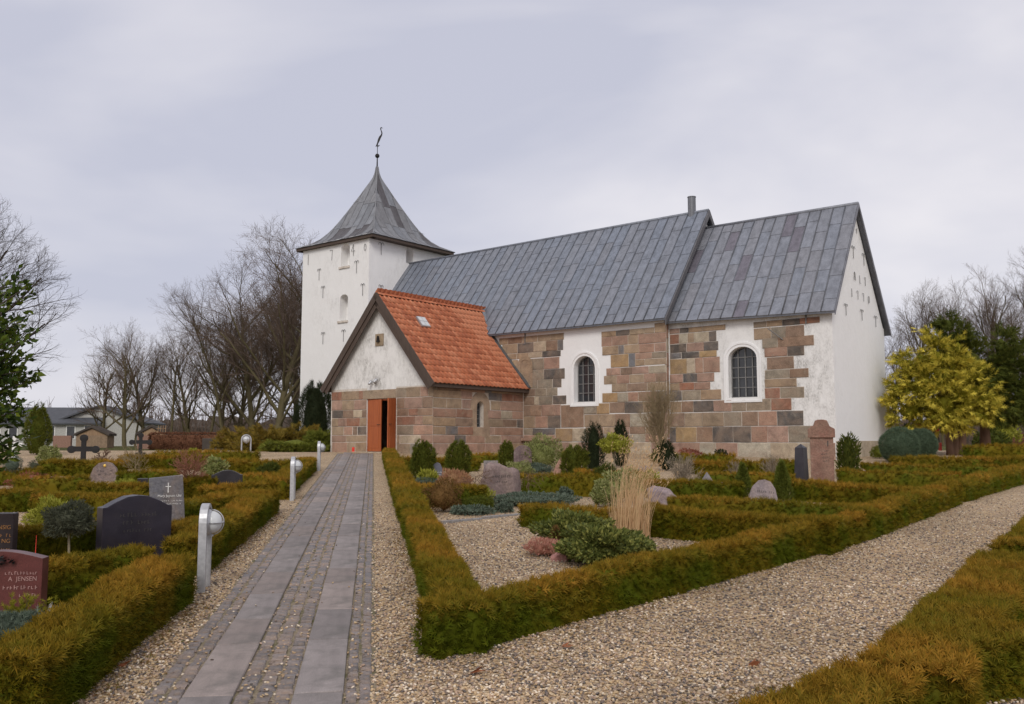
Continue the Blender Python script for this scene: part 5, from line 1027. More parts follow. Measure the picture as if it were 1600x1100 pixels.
# foreground left: golden dwarf conifer with leader shoots
p = G(30, 990); o = empty('golden_conifer', p, 0, 'golden-tipped dwarf conifer before the red gravestone, left edge', 'shrub'); Ps, Ds = [], []; rg = random.Random(9); m = MB()
for i in range(26):
    a = rg.uniform(0, 2 * PI); el = rg.uniform(.35, 1.45); L_ = rg.uniform(.12, .34); d = Vector((math.cos(a) * math.cos(el), math.sin(a) * math.cos(el) * .7, math.sin(el))); m.tube([(0, 0, 0), d * L_], [.006, .002], 4, False)
    for k in range(26): t = rg.uniform(.3, 1.05); Ps.append(d * L_ * t + Vector((rg.gauss(0, .012), rg.gauss(0, .012), rg.gauss(0, .012)))); Ds.append(d + Vector((rg.gauss(0, .55), rg.gauss(0, .55), rg.gauss(0, .4))))
V, Fc, T = scatter(np.array(Ps), np.array(Ds), .045, 'thuja'); place('foliage', mesh_np('foliage', V, Fc, LM['thuja_gold'], False, T), o); m.build('stem', MAT['bark'], o, fix=False)
pxbush('blue_mat', 'dark blue-green spreading juniper at the left edge below the golden conifer', 22, 1012, 962, 110, 'bluegreen', 1800, .05, 'thuja')
# ---- bare shrubs
def pxbare(name, label, seed, px, yb, yt, mats, nch, ang, r0, cat='shrub', spread=1.0, stems=1, **k):
    p, h = PXH(px, yb, yt); o = empty(name, p, random.uniform(0, 6), label, cat); m = MB(); cr = MB()
    for s in range(stems):
        a = s * 2.4; td = (math.cos(a) * .55 * spread * (stems > 1), math.sin(a) * .55 * spread * (stems > 1), 1); par = dict(nch=nch, ratio=(.62, .6, .55), ang=(ang, ang * .8, .55), wob=(.06, .1, .14, .16), trop=(.03, .09, .06, .03), segs=(4, 3, 3, 2), tmin=(.18, .15, .1), L0=.82, rf=.26); par.update(k)
        lv = skeleton(seed + s, h, r0, **par); m.add(*(lambda q: (q.v, q.f))(woodmesh(lv[:1], (5,)))); cr.add(*(lambda q: (q.v, q.f))(woodmesh(lv[1:], (4, 3, 3))))
    place('stem', m.mesh('stem', MAT[mats], True, False), o); place('twigs', cr.mesh('twigs', MAT[mats], False, False), o); return o
MAT['redbark'] = bark('red_twigs', (.20, .085, .055), (.30, .14, .09)); MAT['greytwig'] = bark('pale_twigs', (.19, .15, .11), (.30, .245, .18)); MAT['olivetwig'] = bark('olive_twigs', (.20, .15, .085), (.32, .25, .15))
pxbare('vase_shrub', 'large bare vase-shaped shrub before the chancel corner', 41, 1033, 718, 608, 'olivetwig', (8, 5, 4), .45, .030, stems=9, spread=1.1, rf=.17)
pxbare('bare_bush', 'pale bare multi-stemmed bush right of the dry grass', 51, 1068, 772, 706, 'greytwig', (6, 5, 4), .6, .013, stems=8, spread=1.1)
pxbare('bare_bush', 'small straw-coloured bare bush behind the left cone tree', 61, 1152, 752, 712, 'greytwig', (6, 4, 4), .6, .010, stems=6, spread=1.1)
pxbare('bare_bush', 'wide bare bush left of the black obelisk', 71, 1207, 748, 704, 'greytwig', (6, 5, 4), .65, .010, stems=8, spread=1.7)
pxbare('bare_bush', 'gnarled bare dwarf tree against the white chancel wall', 81, 1363, 702, 668, 'bark_dark', (8, 5, 4), 1.1, .03, stems=2, spread=1.4)
pxbare('bare_standard', 'twiggy bare standard behind the leaning slab', 91, 208, 762, 696, 'olivetwig', (9, 6, 5), .75, .016, 'small tree', tmin=(.5, .15, .1), clear=.5)
pxbare('bare_standard', 'red-twigged standard tree left of the small dark stone', 95, 298, 780, 704, 'redbark', (16, 7, 6), .8, .016, 'small tree', tmin=(.52, .1, .1))
pxbare('bare_standard', 'spreading bare tree right of the black iron cross', 97, 158, 736, 696, 'bark_brown', (10, 6, 5), .9, .03, 'small tree', tmin=(.4, .1, .1))
pxbare('weeping_standard', 'thin weeping standard left of the big boulder', 101, 744, 786, 714, 'bark_brown', (9, 5, 3), 1.2, .012, 'small tree', tmin=(.72, .2, .2), trop=(.02, -.25, -.2, -.1))
pxbare('weeping_standard', 'thin weeping standard right of the big boulder', 105, 828, 780, 712, 'bark_brown', (8, 5, 3), 1.2, .011, 'small tree', tmin=(.76, .2, .2), trop=(.02, -.28, -.25, -.1))
bush('russet_bush', 'russet low bush in the hedge rows at the left edge', G(50, 768), (.42, .4, .2), .16, 'redtwig', 900, .05, 'narrow')
# ---- tall dry ornamental grass
p, h = PXH(985, 846, 694); o = empty('ornamental_grass', p, 0, 'tall clump of straw-coloured ornamental grass with drooping plumes', 'grass'); Vb, Fb = [], []; Pp, Dp = [], []; rg = random.Random(2)
for i in range(440):
    a = rg.uniform(0, 2 * PI); rr = .25 * math.sqrt(rg.random()); bx, by = math.cos(a) * rr, math.sin(a) * rr * .7; tall_ = i < 130; Lb = (h * rg.uniform(.72, 1.04) if tall_ else h * rg.uniform(.25, .72)); lx = bx * .25 + rg.gauss(.17 if tall_ else .02, .10) * Lb; ly = rg.gauss(0, .07) * Lb
    if not tall_ and rg.random() < .12: lx = rg.choice((-1, 1)) * rg.uniform(.2, .5) * Lb; 
    n = 6; wd = rg.uniform(.0026, .0052); ca = rg.uniform(0, PI); b0 = len(Vb)
    for k in range(n + 1):
        t = k / n; x = bx + lx * t ** 2.2; y = by + ly * t ** 2; z = Lb * t * (1 - .10 * t ** 3 * (abs(lx) / max(Lb, .1) > .15)); w2 = wd * (1 - t * .8); Vb += [(x - math.cos(ca) * w2, y - math.sin(ca) * w2, z), (x + math.cos(ca) * w2, y + math.sin(ca) * w2, z)]
        if tall_ and t > .75:
            for _ in range(3): Pp.append((x + rg.gauss(0, .006), y + rg.gauss(0, .006), z + rg.gauss(0, .03))); Dp.append((.35 + rg.gauss(0, .3), rg.gauss(0, .3), .8))
    for k in range(n): Fb += [(b0 + 2 * k, b0 + 2 * k + 1, b0 + 2 * k + 3), (b0 + 2 * k, b0 + 2 * k + 3, b0 + 2 * k + 2)]
lm('straw', (.54, .35, .19), (.68, .50, .28), (.60, .38, .23)); lm('plume', (.56, .36, .19), (.66, .47, .28)); place('blades', mesh_np('blades', np.array(Vb), np.array(Fb), LM['straw']), o); V, Fc, T = scatter(np.array(Pp), np.array(Dp), .036, 'narrow'); place('plumes', mesh_np('plumes', V, Fc, LM['plume']), o)
# ================================================================== gravestones
from mathutils import noise
def inscription(parent, lines, x, z, size, mat, depth, align='CENTER', gap=1.35, name='inscription'):
    for i, tx in enumerate(lines):
        s = size
        if isinstance(tx, tuple): tx, s = tx
        if tx.startswith('~'):                       # worn, unreadable carving: a row of short cut strokes
            n = int(tx[1:]); m = MB(); wd = n * s * .62; x0 = x - (wd if align == 'RIGHT' else wd / 2)
            for k in range(n):
                if random.random() < .12: continue
                hh = s * random.uniform(.45, .75); xx = x0 + (k + .5) * s * .62 + random.uniform(-.1, .1) * s
                m.box((xx, 0, hh / 2), (s * .12, .004, hh)); m.box((xx + s * .17, 0, random.choice((.1, .5, .9)) * hh), (s * .24, .004, s * .11))
            m.build(name, MAT[mat], parent, loc=(x * 0, -depth, z), fix=False); z -= s * gap; continue
        cu = bpy.data.curves.new('text', 'FONT'); cu.body = tx; cu.size = s; cu.align_x = align; cu.extrude = .002
        ob = bpy.data.objects.new('text', cu); COL.objects.link(ob); bpy.context.view_layer.update(); me = bpy.data.meshes.new_from_object(ob.evaluated_get(bpy.context.evaluated_depsgraph_get())); bpy.data.objects.remove(ob); me.materials.clear(); me.materials.append(MAT[mat]); place(name, me, parent, (x, -depth, z), (PI / 2, 0, 0)); z -= s * gap
PROFS = {
 'flat': lambda w, h: [(-w, 0), (w, 0), (w, h), (-w, h)],
 'arch': lambda w, h: [(-w, 0), (w, 0), (w, h * .72)] + [(w * math.cos(PI * i / 12), h * .72 + h * .28 * math.sin(PI * i / 12)) for i in range(1, 12)] + [(-w, h * .72)],
 'lowarch': lambda w, h: [(-w, 0), (w, 0)] + [(w * (1 - i / 6), h * (.90 + .10 * math.sin(PI * i / 12))) for i in range(0, 13)],
 'shoulder': lambda w, h: [(-w, 0), (w, 0), (w, h * .845), (w * .88, h * .85), (w * .62, h * .92), (w * .3, h * .985), (0, h), (-w * .3, h * .985), (-w * .62, h * .92), (-w * .88, h * .85), (-w, h * .845)],
 'dome': lambda w, h: [(-w, 0), (w, 0), (w * .9, h * .35), (w * .72, h * .7), (w * .4, h * .94), (0, h), (-w * .4, h * .94), (-w * .74, h * .72), (-w * .92, h * .38)],
 'wedge': lambda w, h: [(-w, 0), (w, 0), (w, h * .95), (w * .6, h), (w * .1, h * .85), (-w * .5, h * .5)],
 'gable': lambda w, h: [(-w, 0), (w, 0), (w, h * .45), (0, h), (-w, h * .45)],
 'lean': lambda w, h: [(-w * .78, 0), (w, 0), (w * .74, h), (-w, h * .95)],
}
SG = 'gravestones in the churchyard'
def stone(label, px, yb, yt, wpx, prof, col, mat='polished', th=.12, rz=0, tilt=0, side=0, base=None):
    p, h = PXH(px, yb, yt); w_ = wpx * p.y / F / 2; o = empty('gravestone', p, rz, label, 'gravestone', SG)
    b = MB().prism(PROFS[prof](w_, h + .06), lambda a, z, d: (a, d, z - .06), -th / 2, th / 2).build('slab', MAT[mat], o, bevel=.008, color=col); b.rotation_euler = (tilt, side, 0)
    if base: MB().box((0, 0, .0), (w_ * 2.3, th * 1.9, .10)).build('plinth', MAT[mat], o, bevel=.008, color=col)
    return o, b, w_, h, th / 2
def boulder(label, px, yb, yt, wpx, col, seed, flat_=.75, lump=.14, mat='boulder', rz=0, cat='gravestone', name='boulder_stone', grp=SG):
    p, h = PXH(px, yb, yt); w_ = wpx * p.y / F / 2; bm = bmesh.new(); bmesh.ops.create_icosphere(bm, subdivisions=4, radius=1)
    rb = random.Random(int(seed * 977)); cuts = [(Vector((rb.gauss(0, 1), rb.gauss(0, 1), rb.gauss(.2, .8))).normalized(), rb.uniform(.70, .90)) for _ in range(9)]
    for v in bm.verts:
        c = v.co.copy(); nz = noise.noise(c * 1.5 + Vector((seed, seed * 2, 0))) * lump * 1.6 + noise.noise(c * 4 + Vector((seed, 0, seed))) * lump * .35 + noise.noise(c * 11 + Vector((0, seed, 0))) * lump * .10
        sq = lambda q: math.copysign(abs(q) ** .8, q); c = Vector((sq(c.x), sq(c.y), sq(c.z))) * (1 + nz)
        for n_, d_ in cuts:
            e_ = c.dot(n_) - d_
            if e_ > 0: c -= n_ * e_ * .85
        v.co = Vector((c.x * w_ * 1.08, max(c.y, -.62) * w_ * flat_, max(c.z, -.3) * h * .86 + h * .18))
    me = bpy.data.meshes.new(name); bm.to_mesh(me); bm.free(); me.materials.append(MAT[mat]); me.polygons.foreach_set('use_smooth', [True] * len(me.polygons)); o = place(name, me, None, p, (0, 0, rz)); o.color = (*col, 1); tag(o, label, cat, grp); return o, w_, h
DK = (.030, .027, .032)
o, b, w_, h, t = stone('dark red granite gravestone at the left edge, near the golden conifer', -4, 968, 864, 132, 'lowarch', (.105, .032, .029), 'polished', .13, .12)
inscription(b, [('~11', .036), ('A  JENSEN', .048), ('~10', .042), ('~7', .036)], w_ * .90, h * .66, .05, 'letter_rose', t + .002, 'RIGHT')
V, Fc, T = scatter(*[np.array(q) for q in zip(*[((random.uniform(-.08, .08), random.uniform(-.02, 0), random.uniform(-.03, .03)), (random.uniform(-1, 1), -.4, random.uniform(-.3, .6))) for _ in range(40)])], .05, 'leaf'); orn = place('ornament', mesh_np('ornament', V, Fc, MAT['iron']), b, (w_ * .12, -t - .01, h * .86))
o, b, w_, h, t = stone('tall dark gravestone with ochre letters cut by the left edge', -22, 884, 804, 82, 'flat', (.045, .034, .036), 'polished', .12, .10); inscription(b, [('NSIG', .06), ('~4', .045), ('NG', .06), ('~4', .04)], w_ * .92, h * .70, .05, 'letter_gold', t + .002, 'RIGHT')
o, b, w_, h, t = stone('big dark gravestone with curved shoulders, left foreground', 208, 876, 776, 104, 'shoulder', (.030, .026, .036), 'polished', .20, .72); inscription(b, [('~11', .06), ('~9', .06), ('~10', .05)], 0, h * .68, .06, 'letter_dark', t + .002)
o, b, w_, h, t = stone('leaning slate-grey slab with white cross and lettering', 260, 832, 744, 56, 'lean', (.135, .132, .145), 'boulder', .09, .42); inscription(b, [('Mary Jepsen Uld', .045), ('~19', .028), ('~19', .028), ('', .10), ('', .08), ('elsket og savnet', .036)], .02, h * .62, .06, 'letter_white', t + .002)
MB().box((-.0, -t - .003, h * .78), (.012, .006, .13)).box((0, -t - .003, h * .80), (.07, .005, .012)).build('cross', MAT['letter_white'], b)
stone('narrow black stone peeping out behind the leaning slab', 222, 782, 748, 15, 'flat', DK, 'polished', .10, .3)
o, b, w_, h, t = stone('brown rounded gravestone with gilt emblem, left of centre in the rows', 164, 752, 722, 45, 'dome', (.20, .155, .145), 'boulder', .16, .2); MB().lathe([(.032, 0), (.032, .01), (.012, .02)], 10, (0, -t - .005, h * .8), Matrix.Rotation(PI / 2, 3, 'X')).build('emblem', MAT['gold'], b); inscription(b, [('~9', .06), ('~8', .06)], 0, h * .5, .06, 'letter_dark', t + .002)
boulder('flat pink boulder stone behind the leaning slab', 222, 760, 740, 36, (.40, .22, .16), 3.1, .7)
o, b, w_, h, t = stone('small dark stone with curved top near the second lamp', 354, 777, 735, 46, 'shoulder', DK, 'polished', .14, .25)
boulder('small grey field stone below the conical thuja', 67, 737, 726, 17, (.26, .22, .22), 5.5)
boulder('small pale stone before the white-flowered bush', 72, 727, 719, 9, (.40, .38, .38), 1.5); boulder('tiny grey stone beside the pale one', 86, 726, 718, 8, (.30, .30, .31), 8.5); boulder('pale stone in the far hedge rows, left', 275, 732, 724, 10, (.45, .42, .40), 6.2)
def cross(label, px, yb, yt, wpx, mat, th, ends=True, rz=0):
    p, h = PXH(px, yb, yt); w_ = wpx * p.y / F / 2; o = empty('grave_cross', p, rz, label, 'grave cross'); a = w_ * .22; zc = h * .66
    MB().prism([(-a, 0), (a, 0), (a * .85, zc - a), (w_, zc - a), (w_, zc + a), (a * .85, zc + a), (a * .85, h), (-a * .85, h), (-a * .85, zc + a), (-w_, zc + a), (-w_, zc - a), (-a * .85, zc - a)], lambda x, z, d: (x, d, z), -th / 2, th / 2).build('cross_body', MAT[mat], o, bevel=.008)
    if ends:
        for x, z in ((0, h), (-w_, zc), (w_, zc)): MB().lathe([(.01, -th * .6), (a * 1.45, -th * .55), (a * 1.45, th * .55), (.01, th * .6)], 12, (x * .97, 0, z * .98), Matrix.Rotation(PI / 2, 3, 'X')).build('cross_end', MAT[mat], o)
    MB().box((0, 0, .04), (w_ * 1.1, th * 2.6, .14)).build('base', MAT['iron' if ends else 'granite'], o, bevel=.01); return o
cross('black cast-iron cross with rounded ends, left', 129, 737, 684, 36, 'iron', .09, rz=.2); cross('second dark iron cross farther back before the pink shed', 219, 712, 680, 26, 'iron', .09, rz=.3); cross('pale yellow-white wooden cross at the left edge', 21, 722, 682, 25, 'white', .08, False, .1)
# right half
o, w_, h = boulder('big rough brown boulder gravestone with carved name, centre', 783, 782, 728, 62, (.20, .145, .135), 2.2, .6, .15); 
for i, (tx, s) in enumerate((('~9', .06), ('~7', .05))): inscription(o, [tx], .0, h * (.66 - i * .14), s, 'letter_dark', w_ * .6 * .63 * 1.02)
o, b, w_, h, t = stone('small blue-grey stone with white lettering beside the clipped thuja', 683, 752, 723, 22, 'dome', (.12, .12, .15), 'polished', .12, -.05); inscription(b, [('~9', .042), ('~8', .04)], 0, h * .45, .04, 'letter_white', t + .002)
stone('little grey slab stone behind the big boulder', 767, 738, 720, 22, 'flat', (.22, .20, .20), 'boulder', .12, -.1)
o, b, w_, h, t = stone('brown arched gravestone before the variegated bush', 817, 736, 696, 28, 'arch', (.15, .105, .105), 'boulder', .15, -.05); inscription(b, [('~7', .05), ('~6', .06)], 0, h * .6, .05, 'letter_dark', t + .002)
o, b, w_, h, t = stone('pink wedge-shaped stone with dark lettering', 874, 742, 711, 24, 'wedge', (.42, .24, .18), 'boulder', .12, -.05); inscription(b, [('~5', .05), ('~4', .05)], w_ * .3, h * .5, .05, 'letter_dark', t + .002)
boulder('small purple-grey stone at the end of the long hedge', 927, 754, 734, 18, (.19, .165, .20), 4.4, .6); boulder('purple-grey boulder right of the dry grass', 1034, 788, 761, 44, (.24, .19, .20), 7.3, .6, .2); boulder('rounded grey stone behind the dry grass plumes', 1008, 760, 730, 28, (.22, .19, .21), 1.1, .6)
boulder('small pale stone left of the left cone tree', 1128, 772, 754, 22, (.42, .38, .40), 2.7, .6); boulder('pale flat stone above the half-round stone', 1196, 758, 741, 28, (.34, .30, .31), 9.1, .6)
o, b, w_, h, t = stone('tilted half-round stone with dark lettering between the cone trees', 1192, 786, 750, 46, 'dome', (.235, .195, .20), 'boulder', .14, -.1, -.25, .12); inscription(b, [('~9', .055), ('~5', .045)], .02, h * .42, .05, 'letter_dark', t + .002)
p, h = PXH(1253, 757, 694); w_ = 22 * p.y / F / 2; o = empty('obelisk', p, -.75, 'small black obelisk beside the red sandstone stele', 'gravestone', SG); a, c = w_ * .78, w_ * .62
MB().add([(-a, -a, -.05), (a, -a, -.05), (a, a, -.05), (-a, a, -.05), (-c, -c, h * .9), (c, -c, h * .9), (c, c, h * .9), (-c, c, h * .9), (0, 0, h)], [(0, 1, 5, 4), (1, 2, 6, 5), (2, 3, 7, 6), (3, 0, 4, 7), (4, 5, 8), (5, 6, 8), (6, 7, 8), (7, 4, 8), (3, 2, 1, 0)]).build('shaft', MAT['polished'], o, bevel=.006, color=(.045, .042, .05)); MB().box((0, 0, -.02), (a * 2.4, a * 2.4, .1)).build('plinth', MAT['polished'], o, bevel=.006, color=(.06, .055, .06))
p, h = PXH(1286, 760, 657); w_ = 40 * p.y / F / 2; o = empty('stele', p, -.32, 'tall red sandstone stele with heavy cap stone', 'gravestone', SG); SS = (.225, .125, .093)
MB().box((0, 0, h * .36), (w_ * 1.72, .22, h * .76)).build('shaft', MAT['boulder'], o, bevel=.01, color=SS)
MB().prism([(-w_, h * .73), (w_, h * .73), (w_, h * .86), (w_ * .62, h * .90), (w_ * .45, h * .985), (w_ * .2, h), (-w_ * .2, h), (-w_ * .45, h * .985), (-w_ * .62, h * .90), (-w_, h * .86)], lambda x, z, d: (x, d, z), -.15, .15).build('cap_stone', MAT['boulder'], o, bevel=.015, color=(.200, .098, .072))
inscription(o, [('~4', .05), ('~6', .055), ('~5', .05), ('~4', .05)], w_ * .25, h * .52, .05, 'letter_dark', .112); MB().box((w_ * .45, -.112, h * .64), (.02, .01, .12)).build('mark', MAT['letter_dark'], o)
stone('small gable-shaped grey stone behind the pale bare bush', 1105, 762, 738, 20, 'gable', (.22, .21, .23), 'boulder', .14, -.1)
boulder('pale stone tip at the foot of the upright green shrub', 1349, 748, 732, 13, (.38, .35, .38), 3.7, .6)
boulder('smooth pink field stone lying on the gravel by the heather', 876, 876, 861, 29, (.42, .20, .175), 6.6, .7, .07, 'boulder', 0, 'stone', 'field_stone', None)
e = MB()
fl_ = MB().lathe([(.02, 0), (.16, .0), (.17, .03), (.15, .045), (.02, .05)], 18).build('stepping_stone', MAT['granite'], None, loc=G(806, 786), smooth=False, color=(.20, .19, .19)); tag(fl_, 'flat round grey stone at the edge of the boulder carpet', 'stone')
for lab, a, b in (('thin stone edging across the gravel plot, left piece', (690, 818), (752, 811)), ('thin stone edging across the gravel plot, right piece', (754, 811), (812, 804))):
    A, B_ = G(*a), G(*b); d = B_ - A; ed = MB().box((0, 0, .0), (d.length, .07, .06)).build('stone_edging', MAT['granite'], None, loc=(A + B_) / 2, rot=(0, 0, math.atan2(d.y, d.x)), bevel=.008, color=(.24, .235, .235)); tag(ed, lab, 'edging')
# ================================================================== path lamps
def lamp(label, base, rz):
    o = empty('path_lamp', base, rz, label, 'lamp', 'hooped steel lamps along the path'); S, H = .15, .76; hw_, tk = .036, .018
    path_ = [(0, -S, -.1), (0, -S, H - S)] + [(0, -S * math.cos(PI * i / 12), H - S + S * math.sin(PI * i / 12)) for i in range(1, 12)] + [(0, S, H - S), (0, S, -.1)]
    m = MB(); n = len(path_); rings = []
    for i, p in enumerate(path_):
        a, b = Vector(path_[max(i - 1, 0)]), Vector(path_[min(i + 1, n - 1)]); t = (b - a).normalized(); nn = Vector((1, 0, 0)).cross(t); p = Vector(p); rings += [p + Vector((hw_, 0, 0)) + nn * tk, p + Vector((hw_, 0, 0)) - nn * tk, p - Vector((hw_, 0, 0)) - nn * tk, p - Vector((hw_, 0, 0)) + nn * tk]
    m.add(rings, [(i * 4 + k, i * 4 + (k + 1) % 4, (i + 1) * 4 + (k + 1) % 4, (i + 1) * 4 + k) for i in range(n - 1) for k in range(4)] + [(3, 2, 1, 0), tuple(range(4 * n - 4, 4 * n))]); m.build('hoop', MAT['galv'], o, bevel=.004)
    RX = Matrix.Rotation(PI / 2, 3, 'Y'); c = Vector((.0, 0, H - S - .005))
    MB().lathe([(.10, -.045), (.118, -.03), (.122, .03), (.112, .05), (.10, .055)], 22, c, RX).build('housing', MAT['galv'], o, smooth=True)
    MB().lathe([(.104 * math.cos(t), .05 + .10 * math.sin(t)) for t in np.linspace(0, 1.5, 9)], 22, c, RX).build('globe', MAT['lampglass'], o, smooth=True)
    g = MB()
    for ax in (0, 1): g.tube([c + Vector((.05 + .112 * math.sin(t), .114 * math.cos(t) * (ax == 0), .114 * math.cos(t) * (ax == 1))) for t in np.linspace(0, PI, 13)], .0055, 5)
    g.build('guard_bar', MAT['galv'], o, smooth=True); MB().box(c + Vector((.045, 0, -.118)), (.05, .03, .02)).build('clip', MAT['galv'], o); return o
yw = -PRZ * 0 + math.atan2(PDIR.y, PDIR.x) - PI / 2
lamp('nearest hooped steel lamp left of the path', G(318, 921), yw + .02); lamp('second hooped steel lamp left of the path', G(457, 781), yw); lamp('hooped steel lamp nearest the porch', G(498, 735), yw); lamp('hooped steel lamp seen face-on below the juniper', G(384, 715), yw - 1.25)
# ================================================================== small things
c = Vector(CO) + Vector(CE1) * loc(552, 704, v=PV - .4)[0] + Vector(CE2) * (PV - .4); q = Vector((c.x, c.y, ZT)); lt = MB().lathe([(.05, 0), (.055, .02), (.055, .15), (.05, .17), (.05, .19)], 12).build('grave_lantern', MAT['red'], None, loc=q, smooth=False); tag(lt, 'small red lantern on the ground left of the porch door', 'lantern')
tg = MB().box((0, 0, .07), (.022, .008, .14), Matrix.Rotation(.15, 3, 'Y')).box((0, -.006, .08), (.008, .004, .012)).build('plot_marker', MAT['galv'], None, loc=G(77, 968)); tag(tg, 'small metal plot marker in the hedge right of the red gravestone', 'marker')
rs = MB().tube([(0, 0, 0), (.004, 0, .42)], [.006, .003], 5).build('garden_stake', MAT['red'], None, loc=G(53, 905)); tag(rs, 'thin red garden stake behind the red gravestone', 'stake')
# heart decoration at left edge
P_h = G(2, 800, 0.0); hp = [(math.sin(t) ** 3 * .04, (13 * math.cos(t) - 5 * math.cos(2 * t) - 2 * math.cos(3 * t) - math.cos(4 * t)) / 16 * .04) for t in np.linspace(0, 2 * PI, 25)[:-1]]
ho = MB().prism(hp, lambda a, b, d: (a, d, b), -.02, .02).build('heart_decoration', MAT['red'], None, loc=(P_h.x, P_h.y, P_h.z + .13)); tag(ho, 'small red heart decoration on a stick at the left edge', 'decoration'); MB().tube([(0, 0, -.06), (0, 0, -.15)], .006, 5).build('stick', MAT['oldwood'], ho)
# fallen leaves on the gravel at the lower right
MAT['dryleaf'] = leafmat('fallen_leaf', [(.30, .10, .045), (.38, .16, .08)])
for lab, px, py in (('curled brown leaf on the gravel under the right cross hedge', 1530, 1072), ('brown leaf at the very right edge of the gravel', 1592, 1075), ('brown leaf on the walk before the front hedge corner', 876, 1014), ('orange-brown leaf in the middle of the gravel walk', 1168, 1042), ('small leaf on the gravel right of the path', 733, 1056), ('rusty leaf on the gravel strip left of the path', 183, 1044)):
    V, Fc, T = scatter(np.array([(0, 0, .012), (.004, .004, .016)]), np.array([(1, .3, .15), (.8, .6, .3)]), .085, 'leaf'); lf = place('fallen_leaf', mesh_np('fallen_leaf', V, Fc, MAT['dryleaf']), None, G(px, py)); tag(lf, lab, 'leaf')
# brown needle litter and bits of weed along the hedge feet
rl = np.random.default_rng(8); Pl = []
for (p0, p1), off in (((( 690, 1036), (1355, 851)), -.16), (((680, 1024), (626, 824)), .10), (((120, 1100), (304, 942)), -.12), (((1100, 1120), (1344, 1060)), .1), (((331, 891), (434, 802)), -.10)):
    a, b = G(*p0), G(*p1); d = Vector((b.x - a.x, b.y - a.y)).normalized(); n_ = Vector((-d.y, d.x)); k = 420; t = rl.random(k); o_ = np.abs(rl.normal(size=k)) * off; xx = a.x + (b.x - a.x) * t + n_.x * o_; yy = a.y + (b.y - a.y) * t + n_.y * o_; Pl.append(np.column_stack([xx, yy, hz(xx, yy) + .008]))
Pl = np.concatenate(Pl); Dl = np.column_stack([rl.normal(size=(len(Pl), 2)), np.abs(rl.normal(size=len(Pl))) * .25]); V, Fc, T = scatter(Pl, Dl, .03, 'thuja'); MAT['litter'] = leafmat('needle_litter', [(.20, .10, .035), (.28, .15, .06), (.12, .09, .02), (.09, .11, .02)])
lo_ = place('needle_litter', mesh_np('needle_litter', V, Fc, MAT['litter'])); lo_['kind'] = 'stuff'; lo_['label'] = 'brown needle litter along the feet of the hedges'
# ================================================================== loose gravel in the foreground
rg = np.random.default_rng(3); N0 = 700000; y = rg.uniform(3.5, 19, N0); x = rg.uniform(-9.5, 11.5, N0)
keep = (np.abs(x) < .60 * y + .2) & (rg.random(N0) < np.minimum(1, (5.6 / y) ** 1.9) * np.clip((19 - y) / 7, 0, 1)); x, y = x[keep], y[keep]
dp = (x - PORG.x) * PN.x + (y - PORG.y) * PN.y; on = (dp > E0 + .01) & (dp < E5 - .01); onslab = ((dp > E1) & (dp < E2)) | ((dp > E3) & (dp < E4))
k2 = ~on | (~onslab & (rg.random(len(x)) < .09)) | (onslab & (rg.random(len(x)) < .002)); x, y, on = x[k2], y[k2], on[k2]
V = np.column_stack([x, y, hz(x, y) + rg.uniform(-.002, .006, len(x)) + np.where(on, .010, 0) + np.where(onslab[k2], .016, 0)]).astype(np.float32)
me = bpy.data.meshes.new('loose_gravel'); me.vertices.add(len(V)); me.vertices.foreach_set('co', V.ravel()); me.update(); gv = place('loose_gravel', me); gv['kind'] = 'stuff'; gv['label'] = 'loose rounded pea gravel covering the walks'
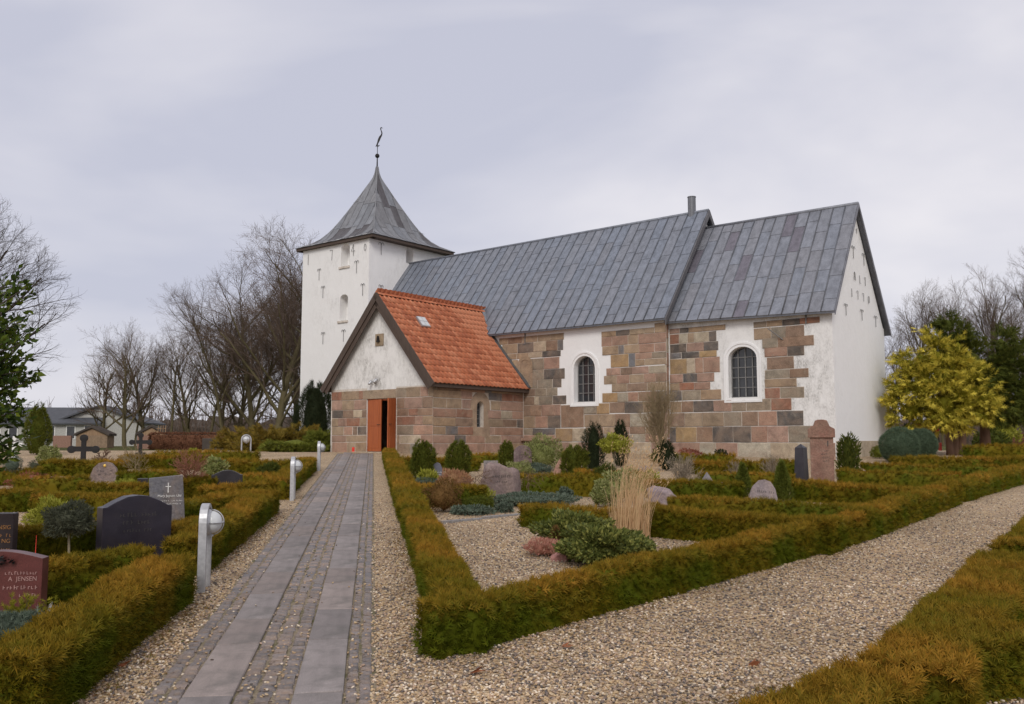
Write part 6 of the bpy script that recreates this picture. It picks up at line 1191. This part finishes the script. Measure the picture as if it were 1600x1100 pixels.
M = NM('pebble', .7, .35); c = M.ramp(M.rnd(), [(i / 9, q) for i, q in enumerate([(.37, .255, .15), (.50, .38, .245), (.185, .14, .115), (.43, .295, .175), (.66, .555, .43), (.285, .215, .16), (.48, .345, .195), (.39, .275, .20), (.115, .098, .09), (.44, .33, .225)])], 'CONSTANT')
gp = M.n('NewGeometry').outputs['Position']; c = M.mix(1, c, M.ramp(M.noise(.9, 4, .6, gp), [(.32, .74), (.68, 1.16)]), 'MULTIPLY'); M.base(M.mix(.5, c, M.ramp(M.noise(90, 2, .6, M.coord()), [(.3, .7), (.7, 1.25)]), 'MULTIPLY')); MAT['pebble'] = M.m
ng = bpy.data.node_groups.new('pebbles', 'GeometryNodeTree'); ng.interface.new_socket('Geometry', in_out='INPUT', socket_type='NodeSocketGeometry'); ng.interface.new_socket('Geometry', in_out='OUTPUT', socket_type='NodeSocketGeometry')
gn = lambda t: ng.nodes.new(t)
gi, go, mpn, ico, iop, rr, rs_, sm = gn('NodeGroupInput'), gn('NodeGroupOutput'), gn('GeometryNodeMeshToPoints'), gn('GeometryNodeMeshIcoSphere'), gn('GeometryNodeInstanceOnPoints'), gn('FunctionNodeRandomValue'), gn('FunctionNodeRandomValue'), gn('GeometryNodeSetMaterial')
ico.inputs['Radius'].default_value = .0098; ico.inputs['Subdivisions'].default_value = 2; sm.inputs['Material'].default_value = MAT['pebble']
rr.data_type = 'FLOAT_VECTOR'; rr.inputs['Min'].default_value = (-.5, -.5, 0); rr.inputs['Max'].default_value = (.5, .5, 6.28); rs_.data_type = 'FLOAT_VECTOR'; rs_.inputs['Min'].default_value = (.7, .6, .4); rs_.inputs['Max'].default_value = (1.55, 1.1, .85); rs_.inputs['Seed'].default_value = 5
lk = ng.links.new; ss_ = gn('GeometryNodeSetShadeSmooth'); lk(gi.outputs[0], mpn.inputs[0]); lk(mpn.outputs[0], iop.inputs['Points']); lk(ico.outputs[0], ss_.inputs[0]); lk(ss_.outputs[0], sm.inputs[0]); lk(sm.outputs[0], iop.inputs['Instance']); lk(rr.outputs[0], iop.inputs['Rotation']); lk(rs_.outputs[0], iop.inputs['Scale']); lk(iop.outputs[0], go.inputs[0])
md = gv.modifiers.new('pebbles', 'NODES'); md.node_group = ng
